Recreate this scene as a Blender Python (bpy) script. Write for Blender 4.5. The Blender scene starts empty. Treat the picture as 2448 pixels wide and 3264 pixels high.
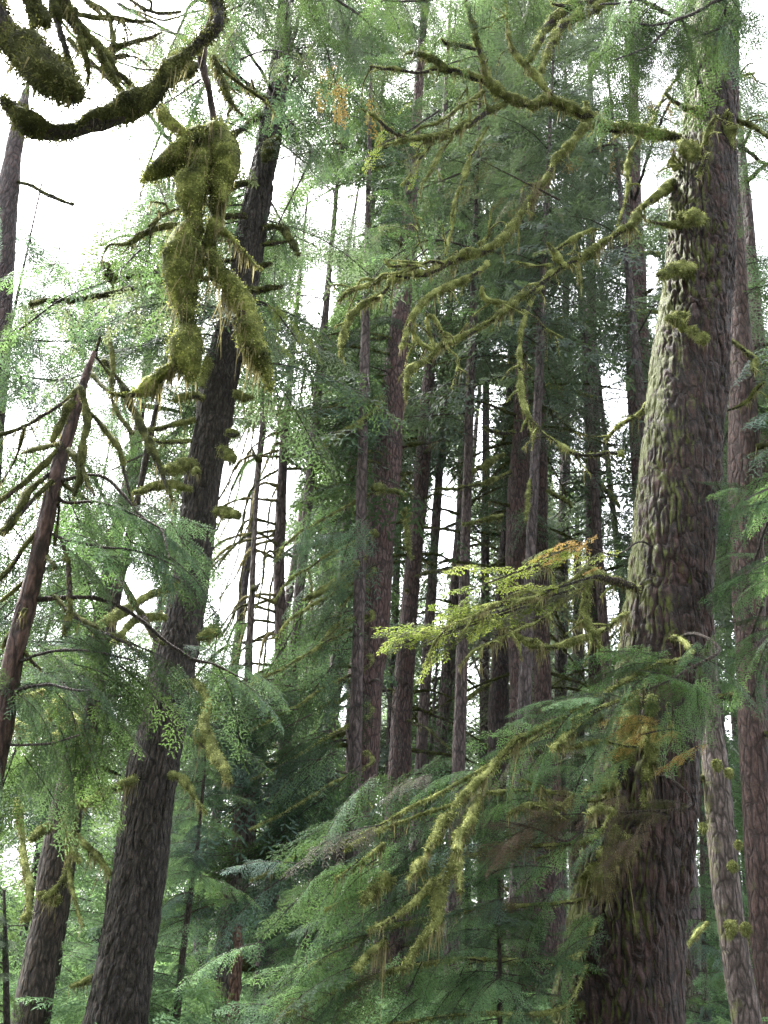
import bpy, math, random
import numpy as np
from mathutils import Vector, Matrix

random.seed(7)
RNG = np.random.default_rng(7)
SC = bpy.context.scene
COL = SC.collection

# ------------------------------------------------------------------ camera
F = 1000.0                       # focal length in pixels of a 768x1024 frame
W, H = 768, 1024
PITCH, ROLL = math.radians(26.0), math.radians(3.2)
CAM = Vector((0, 0, 1.6))
cam_data = bpy.data.cameras.new('camera')
cam = bpy.data.objects.new('camera', cam_data)
COL.objects.link(cam)
cam_data.sensor_fit = 'VERTICAL'
cam_data.sensor_height = 32.0
cam_data.lens = 32.0 * F / H
cam_data.clip_start = 0.1
cam_data.clip_end = 3000
CROT = Matrix.Rotation(math.pi / 2 + PITCH, 3, 'X') @ Matrix.Rotation(ROLL, 3, 'Z')
cam.matrix_world = Matrix.Translation(CAM) @ CROT.to_4x4()
SC.camera = cam
CR = np.array(CROT)
CP = np.array(CAM)


def P(px, py, d):
    """world point seen at (px, py) whose forward distance (world Y) is d"""
    v = CR @ np.array([(px - W / 2) / F, -(py - H / 2) / F, -1.0])
    return CP + v * (d / v[1])


def depth(p):
    return -float((np.asarray(p) - CP) @ CR[:, 2])


def proj(p):
    q = (np.asarray(p) - CP) @ CR
    return W / 2 - F * q[0] / q[2], H / 2 + F * q[1] / q[2]


# ------------------------------------------------------------------ light
SUN_EL, SUN_AZ = math.radians(58), math.radians(-50)      # high, from the upper left behind thin cloud
world = bpy.data.worlds.new('World')
SC.world = world
world.use_nodes = True
wn = world.node_tree
wn.nodes.clear()
sky = wn.nodes.new('ShaderNodeTexSky')
sky.sky_type = 'NISHITA'
sky.sun_disc = False
sky.sun_elevation = SUN_EL
sky.sun_rotation = SUN_AZ
sky.dust_density = 4.0
sky.air_density = 1.0
hs = wn.nodes.new('ShaderNodeHueSaturation')
hs.inputs['Saturation'].default_value = 0.22      # overcast: cloud takes the blue out of the sky
hs.inputs['Value'].default_value = 1.0
bg = wn.nodes.new('ShaderNodeBackground')
bg.inputs['Strength'].default_value = 0.13
wo = wn.nodes.new('ShaderNodeOutputWorld')
wn.links.new(sky.outputs[0], hs.inputs['Color'])
wn.links.new(hs.outputs[0], bg.inputs['Color'])
wn.links.new(bg.outputs[0], wo.inputs['Surface'])
sun_data = bpy.data.lights.new('sun', 'SUN')
sun_data.energy = 3.1
sun_data.angle = math.radians(10)
sun_data.color = (1.0, 0.97, 0.92)
sun = bpy.data.objects.new('sun', sun_data)
COL.objects.link(sun)
sun.location = (0, 0, 60)
sdir = Vector((math.sin(SUN_AZ) * math.cos(SUN_EL), math.cos(SUN_AZ) * math.cos(SUN_EL), math.sin(SUN_EL)))
sun.rotation_euler = sdir.to_track_quat('Z', 'Y').to_euler()

SC.view_settings.view_transform = 'Standard'
SC.view_settings.look = 'None'
SC.view_settings.gamma = 1.0
SC.view_settings.exposure = 3.3
SC.cycles.max_bounces = 5
SC.cycles.diffuse_bounces = 2
SC.cycles.glossy_bounces = 2
SC.cycles.transmission_bounces = 2
SC.cycles.volume_bounces = 0


# ------------------------------------------------------------------ noise
def _hash(ix, iy, iz, s):
    h = (ix * 374761393 + iy * 668265263 + iz * 2147483647 + s * 1274126177) & 0xffffffff
    h = ((h ^ (h >> 13)) * 1274126177) & 0xffffffff
    h = h ^ (h >> 16)
    return (h & 0xffff) / 65535.0


def vnoise(p, s=0):
    p = np.asarray(p, dtype=np.float64)
    i = np.floor(p).astype(np.int64)
    f = p - i
    f = f * f * (3 - 2 * f)
    x, y, z = i[..., 0], i[..., 1], i[..., 2]
    r = 0
    for dx in (0, 1):
        for dy in (0, 1):
            for dz in (0, 1):
                w = (f[..., 0] if dx else 1 - f[..., 0]) * (f[..., 1] if dy else 1 - f[..., 1]) * (f[..., 2] if dz else 1 - f[..., 2])
                r = r + w * _hash(x + dx, y + dy, z + dz, s)
    return r * 2 - 1


def fbm(p, s=0, o=3):
    r, a, k = 0, 1.0, 1.0
    for j in range(o):
        r = r + a * vnoise(np.asarray(p) * k, s + j)
        a *= 0.5
        k *= 2.1
    return r


# ------------------------------------------------------------------ mesh building
class MB:
    def __init__(self):
        self.v, self.q, self.t, self.qm, self.tm, self.n = [], [], [], [], [], 0

    def add(self, v, q=None, t=None, m=0):
        v = np.asarray(v, dtype=np.float32).reshape(-1, 3)
        if q is not None and len(q):
            q = np.asarray(q).reshape(-1, 4) + self.n
            self.q.append(q)
            self.qm.append(np.full(len(q), m))
        if t is not None and len(t):
            t = np.asarray(t).reshape(-1, 3) + self.n
            self.t.append(t)
            self.tm.append(np.full(len(t), m))
        self.v.append(v)
        self.n += len(v)

    def mesh(self, name, mats, origin=(0, 0, 0), smooth=True):
        v = np.concatenate(self.v) - np.asarray(origin, dtype=np.float32)
        q = np.concatenate(self.q) if self.q else np.zeros((0, 4), int)
        t = np.concatenate(self.t) if self.t else np.zeros((0, 3), int)
        mi = np.concatenate(self.qm + self.tm).astype(np.int32)
        me = bpy.data.meshes.new(name)
        me.vertices.add(len(v))
        me.vertices.foreach_set('co', np.ascontiguousarray(v, dtype=np.float32).ravel())
        nl = len(q) * 4 + len(t) * 3
        me.loops.add(nl)
        me.loops.foreach_set('vertex_index', np.concatenate([q.ravel(), t.ravel()]).astype(np.int32))
        me.polygons.add(len(q) + len(t))
        ls = np.concatenate([np.arange(len(q)) * 4, len(q) * 4 + np.arange(len(t)) * 3]).astype(np.int32)
        me.polygons.foreach_set('loop_start', ls)
        me.polygons.foreach_set('material_index', mi)
        me.polygons.foreach_set('use_smooth', np.full(len(ls), smooth))
        for m in mats:
            me.materials.append(m)
        me.update(calc_edges=True)
        return me

    def obj(self, name, mats, origin=(0, 0, 0), parent=None, smooth=True):
        """one mesh object; origin is the world point its local zero sits at"""
        o = bpy.data.objects.new(name, self.mesh(name, mats, origin, smooth))
        COL.objects.link(o)
        put(o, parent, Matrix.Translation(Vector([float(c) for c in origin])))
        return o


WM = {}


def put(o, parent, mw):
    WM[o.name] = mw
    if parent is not None:
        o.parent = parent
        o.matrix_basis = WM[parent.name].inverted() @ mw
    else:
        o.matrix_basis = mw


def resample(pts, rad, step):
    pts = np.asarray(pts, float)
    rad = np.asarray(rad, float)
    if len(pts) < 2:
        return pts, rad
    a = np.vstack([2 * pts[0] - pts[1], pts, 2 * pts[-1] - pts[-2]])
    out, ro = [], []
    for i in range(len(pts) - 1):
        p0, p1, p2, p3 = a[i], a[i + 1], a[i + 2], a[i + 3]
        n = max(1, int(math.ceil(np.linalg.norm(p2 - p1) / step)))
        for k in range(n):
            t = k / n
            out.append(0.5 * ((2 * p1) + (-p0 + p2) * t + (2 * p0 - 5 * p1 + 4 * p2 - p3) * t * t + (-p0 + 3 * p1 - 3 * p2 + p3) * t ** 3))
            ro.append(rad[i] + (rad[i + 1] - rad[i]) * (3 * t * t - 2 * t ** 3))
    out.append(pts[-1])
    ro.append(rad[-1])
    return np.array(out), np.array(ro)


def frames(pts):
    n = len(pts)
    T = np.gradient(pts, axis=0)
    T /= np.linalg.norm(T, axis=1)[:, None] + 1e-9
    ref = np.array([0, 0, 1.0]) if abs(T[0][2]) < 0.8 else np.array([1.0, 0, 0])
    A = np.zeros((n, 3))
    a = ref - T[0] * (ref @ T[0])
    for i in range(n):
        a = a - T[i] * (a @ T[i])
        a /= np.linalg.norm(a) + 1e-9
        A[i] = a
    return T, A, np.cross(T, A)


def tube(mb, pts, rad, sides=8, m=0, disp=None, cap=True):
    """grid surface; disp(points, base_radius) gives an extra radius"""
    T, A, B = frames(pts)
    th = np.linspace(0, 2 * math.pi, sides, endpoint=False)
    c, s = np.cos(th), np.sin(th)
    N = A[:, None, :] * c[None, :, None] + B[:, None, :] * s[None, :, None]
    R = np.repeat(np.asarray(rad)[:, None], sides, 1)
    V = pts[:, None, :] + N * R[..., None]
    if disp is not None:
        R = R + disp(V, R, N)
        V = pts[:, None, :] + N * R[..., None]
    n = len(pts)
    i = np.arange(n - 1)[:, None]
    j = np.arange(sides)[None, :]
    j2 = (j + 1) % sides
    q = np.stack([i * sides + j, i * sides + j2, (i + 1) * sides + j2, (i + 1) * sides + j], -1).reshape(-1, 4)
    vv = V.reshape(-1, 3)
    t = None
    if cap:
        e = len(vv)
        vv = np.vstack([vv, pts[0] - T[0] * rad[0] * 0.4, pts[-1] + T[-1] * rad[-1] * 0.7])
        jj = np.arange(sides)
        t = np.vstack([np.stack([np.full(sides, e), (jj + 1) % sides, jj], -1),
                       np.stack([np.full(sides, e + 1), (n - 1) * sides + jj, (n - 1) * sides + (jj + 1) % sides], -1)])
    mb.add(vv, q, t, m)
    return V, N


def blades(mb, base, d, length, width, m=0, bend=0.35, rng=RNG):
    """one tapering two-segment blade per base point, growing along d and sagging"""
    n = len(base)
    r = rng.normal(size=(n, 3))
    w = np.cross(d, r)
    w /= np.linalg.norm(w, axis=1)[:, None] + 1e-9
    w = w * np.asarray(width).reshape(-1, 1)
    L = np.asarray(length).reshape(-1, 1)
    mid = base + d * L * 0.55
    tip = base + d * L + np.array([0, 0, -1.0]) * L * bend
    v = np.stack([base - w, base + w, mid + w * .7, mid - w * .7, tip], 1).reshape(-1, 3)
    k = np.arange(n)[:, None] * 5
    mb.add(v, k + np.array([[0, 1, 2, 3]]), k + np.array([[3, 2, 4]]), m)


# ------------------------------------------------------------------ materials
class NT:
    def __init__(self, name):
        self.mat = bpy.data.materials.new(name)
        self.mat.use_nodes = True
        self.t = self.mat.node_tree
        self.t.nodes.clear()
        self.out = self.t.nodes.new('ShaderNodeOutputMaterial')

    def n(self, typ, **kw):
        nd = self.t.nodes.new(typ)
        ins = kw.pop('ins', {})
        for k, v in kw.items():
            setattr(nd, k, v)
        for k, v in ins.items():
            if hasattr(v, 'links') or isinstance(v, bpy.types.NodeSocket):
                self.t.links.new(v, nd.inputs[k])
            else:
                nd.inputs[k].default_value = v
        return nd

    def ramp(self, fac, stops, interp='LINEAR'):
        r = self.n('ShaderNodeValToRGB', ins={'Fac': fac})
        cr = r.color_ramp
        cr.interpolation = interp
        while len(cr.elements) < len(stops):
            cr.elements.new(0.5)
        for e, (p, c) in zip(cr.elements, stops):
            e.position = p
            e.color = (c[0], c[1], c[2], 1) if not isinstance(c, (int, float)) else (c, c, c, 1)
        return r.outputs['Color']

    def mix(self, fac, a, b, mode='MIX'):
        x = self.n('ShaderNodeMix', data_type='RGBA', blend_type=mode)
        for i, v in ((0, fac), (6, a), (7, b)):
            if isinstance(v, bpy.types.NodeSocket):
                self.t.links.new(v, x.inputs[i])
            else:
                x.inputs[i].default_value = v if not isinstance(v, tuple) else (v + (1,))[:4]
        return x.outputs[2]

    def math(self, op, a, b=0.0):
        x = self.n('ShaderNodeMath', operation=op, ins={0: a, 1: b})
        return x.outputs[0]


def bark_mat(name, dark, mid, light, moss, moss_amt, scale=9.0, moss_side=(-1, 0, 0.1), lichen=(0.17, 0.155, 0.14)):
    t = NT(name)
    tc = t.n('ShaderNodeTexCoord').outputs['Object']
    mp = t.n('ShaderNodeMapping', ins={'Vector': tc, 'Scale': (scale, scale, scale * 0.27)}).outputs[0]
    wob = t.n('ShaderNodeTexNoise', ins={'Vector': tc, 'Scale': 3.0, 'Detail': 3.0})
    mpw = t.n('ShaderNodeVectorMath', operation='MULTIPLY_ADD', ins={0: wob.outputs['Color'], 1: (1.2, 1.2, 0.6), 2: mp}).outputs[0]
    vor = t.n('ShaderNodeTexVoronoi', feature='DISTANCE_TO_EDGE', ins={'Vector': mpw, 'Scale': 1.0})
    fin = t.n('ShaderNodeTexNoise', ins={'Vector': tc, 'Scale': 55.0, 'Detail': 5.0, 'Roughness': 0.7})
    big = t.n('ShaderNodeTexNoise', ins={'Vector': tc, 'Scale': 1.3, 'Detail': 4.0})
    flk = t.n('ShaderNodeTexNoise', ins={'Vector': mpw, 'Scale': 2.6, 'Detail': 6.0, 'Roughness': 0.65})
    col = t.ramp(flk.outputs['Fac'], [(0.36, dark), (0.52, mid), (0.68, light)])
    red = t.ramp(t.n('ShaderNodeTexNoise', ins={'Vector': tc, 'Scale': 2.3, 'Detail': 5.0, 'Roughness': .6}).outputs['Fac'], [(.45, 0.0), (.62, 1.0)])
    col = t.mix(t.math('MULTIPLY', red, .6), col, t.mix(flk.outputs['Fac'], (0.02, 0.010, 0.008), (0.17, 0.085, 0.075)) if 'big' in name or 'spruce' in name or 'purple' in name else t.mix(.4, col, dark))
    crack = t.ramp(vor.outputs['Distance'], [(0.02, 1.0), (0.16, 0.0)])
    col = t.mix(t.math('MULTIPLY', crack, 0.75), col, tuple(c * 0.35 for c in dark))
    oi = t.n('ShaderNodeObjectInfo').outputs['Random']
    col = t.mix(1.0, col, t.ramp(oi, [(0.0, (.62, .62, .66)), (.5, (1.0, .96, .94)), (1.0, (1.35, 1.22, 1.15))]), 'MULTIPLY')
    spk = t.ramp(fin.outputs['Fac'], [(0.60, 0.0), (0.70, 1.0)])
    col = t.mix(t.math('MULTIPLY', spk, 0.5), col, lichen)
    nrm = t.n('ShaderNodeNewGeometry').outputs['Normal']
    dot = t.n('ShaderNodeVectorMath', operation='DOT_PRODUCT', ins={0: nrm, 1: moss_side}).outputs['Value']
    patch = t.n('ShaderNodeTexNoise', ins={'Vector': tc, 'Scale': 4.5, 'Detail': 7.0, 'Roughness': 0.72})
    f = t.math('ADD', t.math('MULTIPLY', dot, 0.24), patch.outputs['Fac'])
    f = t.math('ADD', f, t.math('MULTIPLY', big.outputs['Fac'], 0.5))
    f = t.ramp(t.math('SUBTRACT', f, 0.25 + 0.5 - moss_amt), [(0.30, 0.0), (0.46, 1.0)])
    mcol = t.mix(fin.outputs['Fac'], tuple(c * 0.3 for c in moss), tuple(min(1, c * 1.6) for c in moss))
    col = t.mix(f, col, mcol)
    h = t.math('ADD', t.math('MULTIPLY', t.ramp(vor.outputs['Distance'], [(0.0, 0.0), (0.22, 1.0)]), 0.6),
               t.math('ADD', t.math('MULTIPLY', flk.outputs['Fac'], 0.9), t.math('MULTIPLY', fin.outputs['Fac'], 0.35)))
    bp = t.n('ShaderNodeBump', ins={'Height': h, 'Strength': 1.0, 'Distance': 0.09})
    bs = t.n('ShaderNodeBsdfPrincipled', ins={'Base Color': col, 'Roughness': 0.78, 'Normal': bp.outputs[0]})
    bs.inputs['Specular IOR Level'].default_value = 0.35
    t.t.links.new(bs.outputs[0], t.out.inputs['Surface'])
    return t.mat


def leaf_mat(name, c0, c1, c2, rough=0.6, trans=0.33, spec=0.08):
    t = NT(name)
    g = t.n('ShaderNodeNewGeometry')
    oi = t.n('ShaderNodeObjectInfo')
    nz = t.n('ShaderNodeTexNoise', ins={'Vector': g.outputs['Position'], 'Scale': 0.8, 'Detail': 3.0})
    a = t.math('MULTIPLY', g.outputs['Random Per Island'], 0.26)
    b = t.math('MULTIPLY', oi.outputs['Random'], 0.5)
    f = t.math('ADD', t.math('ADD', a, b), t.math('MULTIPLY', t.math('SUBTRACT', nz.outputs['Fac'], 0.4), 1.1))
    col = t.ramp(f, [(0.12, c0), (0.45, c1), (0.85, c2)])
    bs = t.n('ShaderNodeBsdfPrincipled', ins={'Base Color': col, 'Roughness': rough})
    bs.inputs['Specular IOR Level'].default_value = spec
    tr = t.n('ShaderNodeBsdfTranslucent', ins={'Color': t.mix(0.35, col, (0.25, 0.4, 0.08))})
    mx = t.n('ShaderNodeMixShader', ins={0: trans, 1: bs.outputs[0], 2: tr.outputs[0]})
    t.t.links.new(mx.outputs[0], t.out.inputs['Surface'])
    return t.mat


def moss_mat(name, c0, c1, c2, trans=0.25):
    t = NT(name)
    g = t.n('ShaderNodeNewGeometry')
    n1 = t.n('ShaderNodeTexNoise', ins={'Vector': g.outputs['Position'], 'Scale': 7.0, 'Detail': 4.0})
    n2 = t.n('ShaderNodeTexNoise', ins={'Vector': g.outputs['Position'], 'Scale': 60.0, 'Detail': 4.0})
    f = t.math('ADD', t.math('MULTIPLY', n1.outputs['Fac'], 0.6), t.math('MULTIPLY', n2.outputs['Fac'], 0.3))
    f = t.math('ADD', f, t.math('MULTIPLY', g.outputs['Random Per Island'], 0.25))
    col = t.ramp(f, [(0.40, c0), (0.57, c1), (0.75, c2)])
    bp = t.n('ShaderNodeBump', ins={'Height': n2.outputs['Fac'], 'Strength': 0.9, 'Distance': 0.03})
    bs = t.n('ShaderNodeBsdfPrincipled', ins={'Base Color': col, 'Roughness': 0.9, 'Normal': bp.outputs[0]})
    bs.inputs['Specular IOR Level'].default_value = 0.15
    tr = t.n('ShaderNodeBsdfTranslucent', ins={'Color': col})
    mx = t.n('ShaderNodeMixShader', ins={0: trans, 1: bs.outputs[0], 2: tr.outputs[0]})
    t.t.links.new(mx.outputs[0], t.out.inputs['Surface'])
    return t.mat


M = {}
MOSSC = (0.11, 0.12, 0.026)
M['bark_big'] = bark_mat('mossy spruce bark', (0.014, 0.008, 0.007), (0.036, 0.021, 0.018), (0.10, 0.061, 0.055), (0.085, 0.10, 0.018), 0.22, 9.0, (-1, 0, -.1))
M['bark_left'] = bark_mat('grey brown bark', (0.016, 0.012, 0.010), (0.05, 0.039, 0.032), (0.13, 0.105, 0.09), (0.06, 0.065, 0.02), 0.07, 13.0)
M['bark_mid'] = bark_mat('purple brown bark', (0.03, 0.02, 0.021), (0.085, 0.058, 0.06), (0.17, 0.125, 0.13), (0.08, 0.085, 0.03), 0.02, 10.0)
M['bark_red'] = bark_mat('red brown bark', (0.03, 0.018, 0.015), (0.085, 0.05, 0.044), (0.15, 0.098, 0.088), (0.08, 0.08, 0.03), 0.0, 10.0)
M['bark_pale'] = bark_mat('pale lichened bark', (0.06, 0.045, 0.04), (0.15, 0.118, 0.108), (0.28, 0.235, 0.22), (0.12, 0.125, 0.04), 0.10, 12.0)
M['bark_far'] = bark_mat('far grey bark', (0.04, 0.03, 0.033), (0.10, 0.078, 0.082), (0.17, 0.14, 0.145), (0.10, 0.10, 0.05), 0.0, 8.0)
M['wood'] = bark_mat('limb bark', (0.02, 0.014, 0.012), (0.06, 0.042, 0.036), (0.13, 0.095, 0.085), MOSSC, 0.04, 22.0, (0, 0, 1))
M['twig'] = bark_mat('twig bark', (0.02, 0.015, 0.012), (0.055, 0.04, 0.03), (0.11, 0.08, 0.06), MOSSC, 0.02, 30.0, (0, 0, 1))
M['snag'] = bark_mat('rotten red wood', (0.14, 0.06, 0.04), (0.33, 0.18, 0.12), (0.55, 0.40, 0.31), MOSSC, -0.1, 14.0)
M['moss'] = moss_mat('moss', (0.036, 0.042, 0.013), (0.155, 0.175, 0.055), (0.48, 0.51, 0.20))
M['moss_dark'] = moss_mat('dark moss', (0.014, 0.016, 0.006), (0.055, 0.062, 0.018), (0.19, 0.20, 0.065))
M['moss_hang'] = moss_mat('thick hanging moss', (0.016, 0.021, 0.007), (0.13, 0.15, 0.04), (0.50, 0.53, 0.17))
M['moss_pale'] = moss_mat('pale hanging moss', (0.08, 0.072, 0.03), (0.19, 0.17, 0.08), (0.36, 0.33, 0.17), 0.35)
M['needle'] = leaf_mat('hemlock needles', (0.009, 0.020, 0.013), (0.030, 0.056, 0.037), (0.085, 0.135, 0.092))
M['needle_blue'] = leaf_mat('blue green needles', (0.010, 0.023, 0.019), (0.037, 0.070, 0.058), (0.105, 0.168, 0.144))
M['needle_bright'] = leaf_mat('young hemlock needles', (0.022, 0.052, 0.024), (0.080, 0.155, 0.075), (0.175, 0.28, 0.145), trans=0.42)
M['needle_dark'] = leaf_mat('dark needles', (0.007, 0.016, 0.009), (0.019, 0.038, 0.022), (0.05, 0.085, 0.05))
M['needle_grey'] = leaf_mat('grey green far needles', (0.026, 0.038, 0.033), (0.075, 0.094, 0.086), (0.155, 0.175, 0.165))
M['needle_dun'] = leaf_mat('dun twiggy needles', (0.04, 0.034, 0.032), (0.08, 0.070, 0.062), (0.14, 0.125, 0.108))
M['needle_yellow'] = leaf_mat('yellow green needles', (0.10, 0.12, 0.025), (0.21, 0.24, 0.055), (0.40, 0.42, 0.12), trans=0.45)
M['needle_orange'] = leaf_mat('orange dead needles', (0.20, 0.12, 0.045), (0.38, 0.22, 0.08), (0.60, 0.36, 0.15), trans=0.4)
M['needle_brown'] = leaf_mat('brown dead twigs', (0.035, 0.022, 0.018), (0.07, 0.043, 0.036), (0.12, 0.08, 0.065), trans=0.2)


# ------------------------------------------------------------------ foliage: one flat drooping bough, x outward, two metres long
def diamonds(mb, c, u, w, l, wd, m):
    n = len(c)
    l = np.asarray(l).reshape(-1, 1)
    v = np.stack([c, c + u * l * .45 + w * wd, c + u * l, c + u * l * .45 - w * wd], 1).reshape(-1, 3)
    mb.add(v, np.arange(n * 4).reshape(n, 4), None, m)


def unit(a):
    return a / (np.linalg.norm(a, axis=-1, keepdims=True) + 1e-9)


def bough_arrays(seed, lod, hang=0.5, twiggy=1.0):
    r = np.random.default_rng(seed)
    sec_step, ter_step, leaf_step, leaf_l, leaf_w = {3: (.20, .14, .12, .19, .042), 0: (.12, .075, .045, .072, .0145), 1: (.11, .064, .035, .056, .0105), 2: (.17, .11, .075, .115, .02)}[lod]
    L = 2.0
    mb = MB()
    x = np.linspace(0, L, 17)
    axis = np.stack([x, 0.06 * np.sin(x * 2.3 + seed), 0.10 * np.sin(x * 1.6) - hang * 0.14 * x ** 2], 1)
    if lod < 2:
        tube(mb, axis, np.linspace(.013, .003, 17), 5, 1)
    else:
        tube(mb, axis[::4], np.linspace(.013, .004, 5), 3, 1)
    C, U, Wd, Ls = [], [], [], []
    xs = np.arange(0.10, L, sec_step)
    for k, x0 in enumerate(xs):
        f = x0 / L
        p0 = np.array([np.interp(x0, x, axis[:, j]) for j in range(3)])
        for side in (-1, 1):
            ln = (0.18 + 0.62 * math.sin(min(1, f * 1.5 + .12) * math.pi * .62) * (1 - f) ** 0.75) * r.uniform(.55, 1.2)
            if r.random() < 0.12:
                continue
            ang = side * r.uniform(.75, 1.15)
            dr = np.array([math.cos(ang), math.sin(ang), r.uniform(-.30, .10)])
            n = max(3, int(ln / ter_step))
            s = (np.arange(n) + r.random()) / n
            sag = -hang * r.uniform(.35, 1.0) * ln
            pts = p0 + dr * (s * ln)[:, None] + np.stack([s * 0, s * 0, sag * s ** 2], 1)
            if lod < 2:
                tw = p0 + dr * (np.linspace(0, 1, 4) * ln)[:, None] + np.stack([np.zeros(4), np.zeros(4), sag * np.linspace(0, 1, 4) ** 2], 1)
                tube(mb, tw, np.linspace(.0045, .0015, 4) * twiggy, 3, 1, cap=False)
            fw = unit(dr + np.stack([s * 0, s * 0, 2 * sag / ln * s], 1))
            up = unit(np.cross(fw, np.cross(np.array([0, 0, 1.0]), fw)))
            lat = np.cross(up, fw)
            for s2 in (-1, 1):
                tl = (0.045 + 0.16 * (1 - s) * min(1, ln * 1.8)) * r.uniform(.6, 1.3, n)
                td = unit(fw * .75 + lat * s2 * .75 + up * r.uniform(-.35, .12, (n, 1)))
                mn = max(1, int(0.16 / leaf_step))
                for q in range(mn):
                    o = q * leaf_step
                    ok = o < tl + leaf_step * .4
                    if not ok.any():
                        break
                    cc = pts[ok] + td[ok] * o - np.array([0, 0, 1.0]) * (o ** 2) * 1.2
                    nn = len(cc)
                    lt = unit(np.cross(up[ok], td[ok]))
                    if lod == 9:
                        for s3 in (-1, 1):
                            C.append(cc)
                            U.append(unit(td[ok] * .65 + lt * s3 * .75 + r.normal(size=(nn, 3)) * .12))
                            Wd.append(unit(td[ok] + r.normal(size=(nn, 3)) * .3))
                            Ls.append(r.uniform(.7, 1.2, nn) * leaf_l * .75)
                    else:
                        C.append(cc)
                        U.append(unit(td[ok] + lt * r.uniform(-.5, .5, (nn, 1)) + r.normal(size=(nn, 3)) * .12))
                        Wd.append(unit(lt + r.normal(size=(nn, 3)) * .2))
                        Ls.append(r.uniform(.7, 1.25, nn) * leaf_l)
    diamonds(mb, np.concatenate(C), np.concatenate(U), np.concatenate(Wd), np.concatenate(Ls), leaf_w, 0)
    return mb


BOUGH = {}
for lod in (0, 1, 3):
    for k in range(5):
        hang = (0.35, 0.7, 1.1, 0.5, 0.9)[k]
        BOUGH[lod, k] = bough_arrays(11 * k + lod, lod, hang).mesh('bough', [M['needle'], M['twig']], smooth=False)
B2 = [bough_arrays(50 + k, 2, (0.5, 0.8, 1.2, 0.6)[k]) for k in range(4)]
B2a = [(np.concatenate(b.v), np.concatenate(b.q), np.concatenate(b.qm), np.concatenate(b.t) if b.t else None, np.concatenate(b.tm) if b.tm else None) for b in B2]


def bough_matrix(p0, p1, roll=0.0, widen=1.0):
    """world matrix laying a 2 m bough from p0 to p1"""
    p0 = Vector(p0)
    x = Vector(p1) - p0
    s = x.length / 2.0
    x.normalize()
    z = Vector((0, 0, 1))
    if abs(x.z) > 0.97:
        z = Vector((0, -1, 0.2))
    y = z.cross(x).normalized()
    z = x.cross(y)
    R = Matrix((x, y, z)).transposed() @ Matrix.Rotation(roll, 3, 'X')
    S = Matrix.Diagonal((s, s * widen, s))
    return Matrix.Translation(p0) @ (R @ S).to_4x4()


def add_bough(parent, p0, p1, mat='needle', lod=1, roll=0.0, widen=1.0, k=None):
    k = random.randrange(5) if k is None else k
    me = BOUGH[lod, k]
    o = bpy.data.objects.new('bough', me)
    COL.objects.link(o)
    put(o, parent, bough_matrix(p0, p1, roll, widen))
    if mat != 'needle':
        o.material_slots[0].link = 'OBJECT'
        o.material_slots[0].material = M[mat]
    return o


# ------------------------------------------------------------------ where the sky shows through (picture ellipses: x, y, rx, ry, chance)
GAPS = [(70, 170, 62, 55, .97), (95, 60, 70, 40, .5), (258, 165, 45, 35, .75), (340, 215, 42, 34, .75), (320, 292, 17, 36, .92),
        (258, 490, 36, 66, .96), (256, 600, 36, 66, .95), (132, 590, 26, 36, .92), (130, 490, 36, 24, .6), (165, 415, 16, 16, .7),
        (10, 430, 24, 22, .9), (443, 520, 16, 50, .96), (442, 600, 12, 30, .7), (478, 430, 15, 15, .9), (490, 395, 26, 12, .85),
        (613, 395, 15, 26, .9), (651, 275, 10, 20, .9), (651, 192, 15, 14, .9), (755, 40, 22, 44, .93), (755, 213, 16, 12, .8),
        (570, 70, 20, 12, .45), (730, 726, 8, 14, .9), (343, 705, 5, 28, .9), (265, 65, 36, 26, .6), (8, 270, 14, 34, .85),
        (300, 380, 24, 30, .5), (215, 860, 20, 60, .15), (600, 540, 14, 30, .35), (230, 350, 18, 40, .5), (700, 0, 1, 1, 0),
        (680, 760, 10, 30, .3), (140, 660, 60, 20, .35), (28, 870, 30, 30, .5), (478, 560, 12, 40, .5), (484, 440, 12, 40, .8), (560, 480, 10, 40, .7), (612, 470, 10, 50, .7), (575, 600, 8, 40, .4), (535, 440, 8, 40, .6), (430, 380, 8, 30, .5), (576, 420, 7, 20, .5), (615, 620, 9, 30, .5), (585, 640, 10, 40, .6), (455, 690, 30, 40, .5), (500, 350, 30, 14, .6), (560, 300, 20, 20, .5), (460, 300, 20, 16, .5), (590, 250, 16, 20, .5), (660, 330, 10, 30, .6), (420, 260, 16, 14, .4), (530, 200, 20, 14, .4), (480, 200, 12, 14, .4), (620, 90, 20, 14, .5), (650, 60, 10, 14, .6), (400, 90, 20, 16, .4), (345, 480, 12, 20, .5), (350, 600, 8, 20, .5), (240, 650, 22, 20, .8), (8, 100, 10, 20, .6)]
TRUNKS = []          # visible trunks: (d, ys, xs, hws)


def blocked(p, rnd, trunks=True):
    x, y = proj(p)
    for gx, gy, rx, ry, pr in GAPS:
        if ((x - gx) / rx) ** 2 + ((y - gy) / ry) ** 2 < 1 and rnd < pr:
            return True
    if trunks:
        d = p[1]
        for td, ys, xs, hw in TRUNKS:
            if d < td + 0.3 and ys[0] < y < ys[-1]:
                if abs(np.interp(y, ys, xs) - x) < np.interp(y, ys, hw) + 5 and rnd < .88:
                    return True
    return False


def leaf_ok(p):
    """openings in the canopy: leaves thin out towards the bright gaps"""
    q = (p - CP) @ CR
    x, y = W / 2 - F * q[:, 0] / q[:, 2], H / 2 + F * q[:, 1] / q[:, 2]
    ok = np.ones(len(p), bool)
    wob = vnoise(p * .9, 3) * .35
    for gx, gy, rx, ry, pr in GAPS:
        d = ((x - gx) / rx) ** 2 + ((y - gy) / ry) ** 2 + wob
        ok &= ~((d < 1) & (RNG.random(len(p)) < pr))
    return ok


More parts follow.
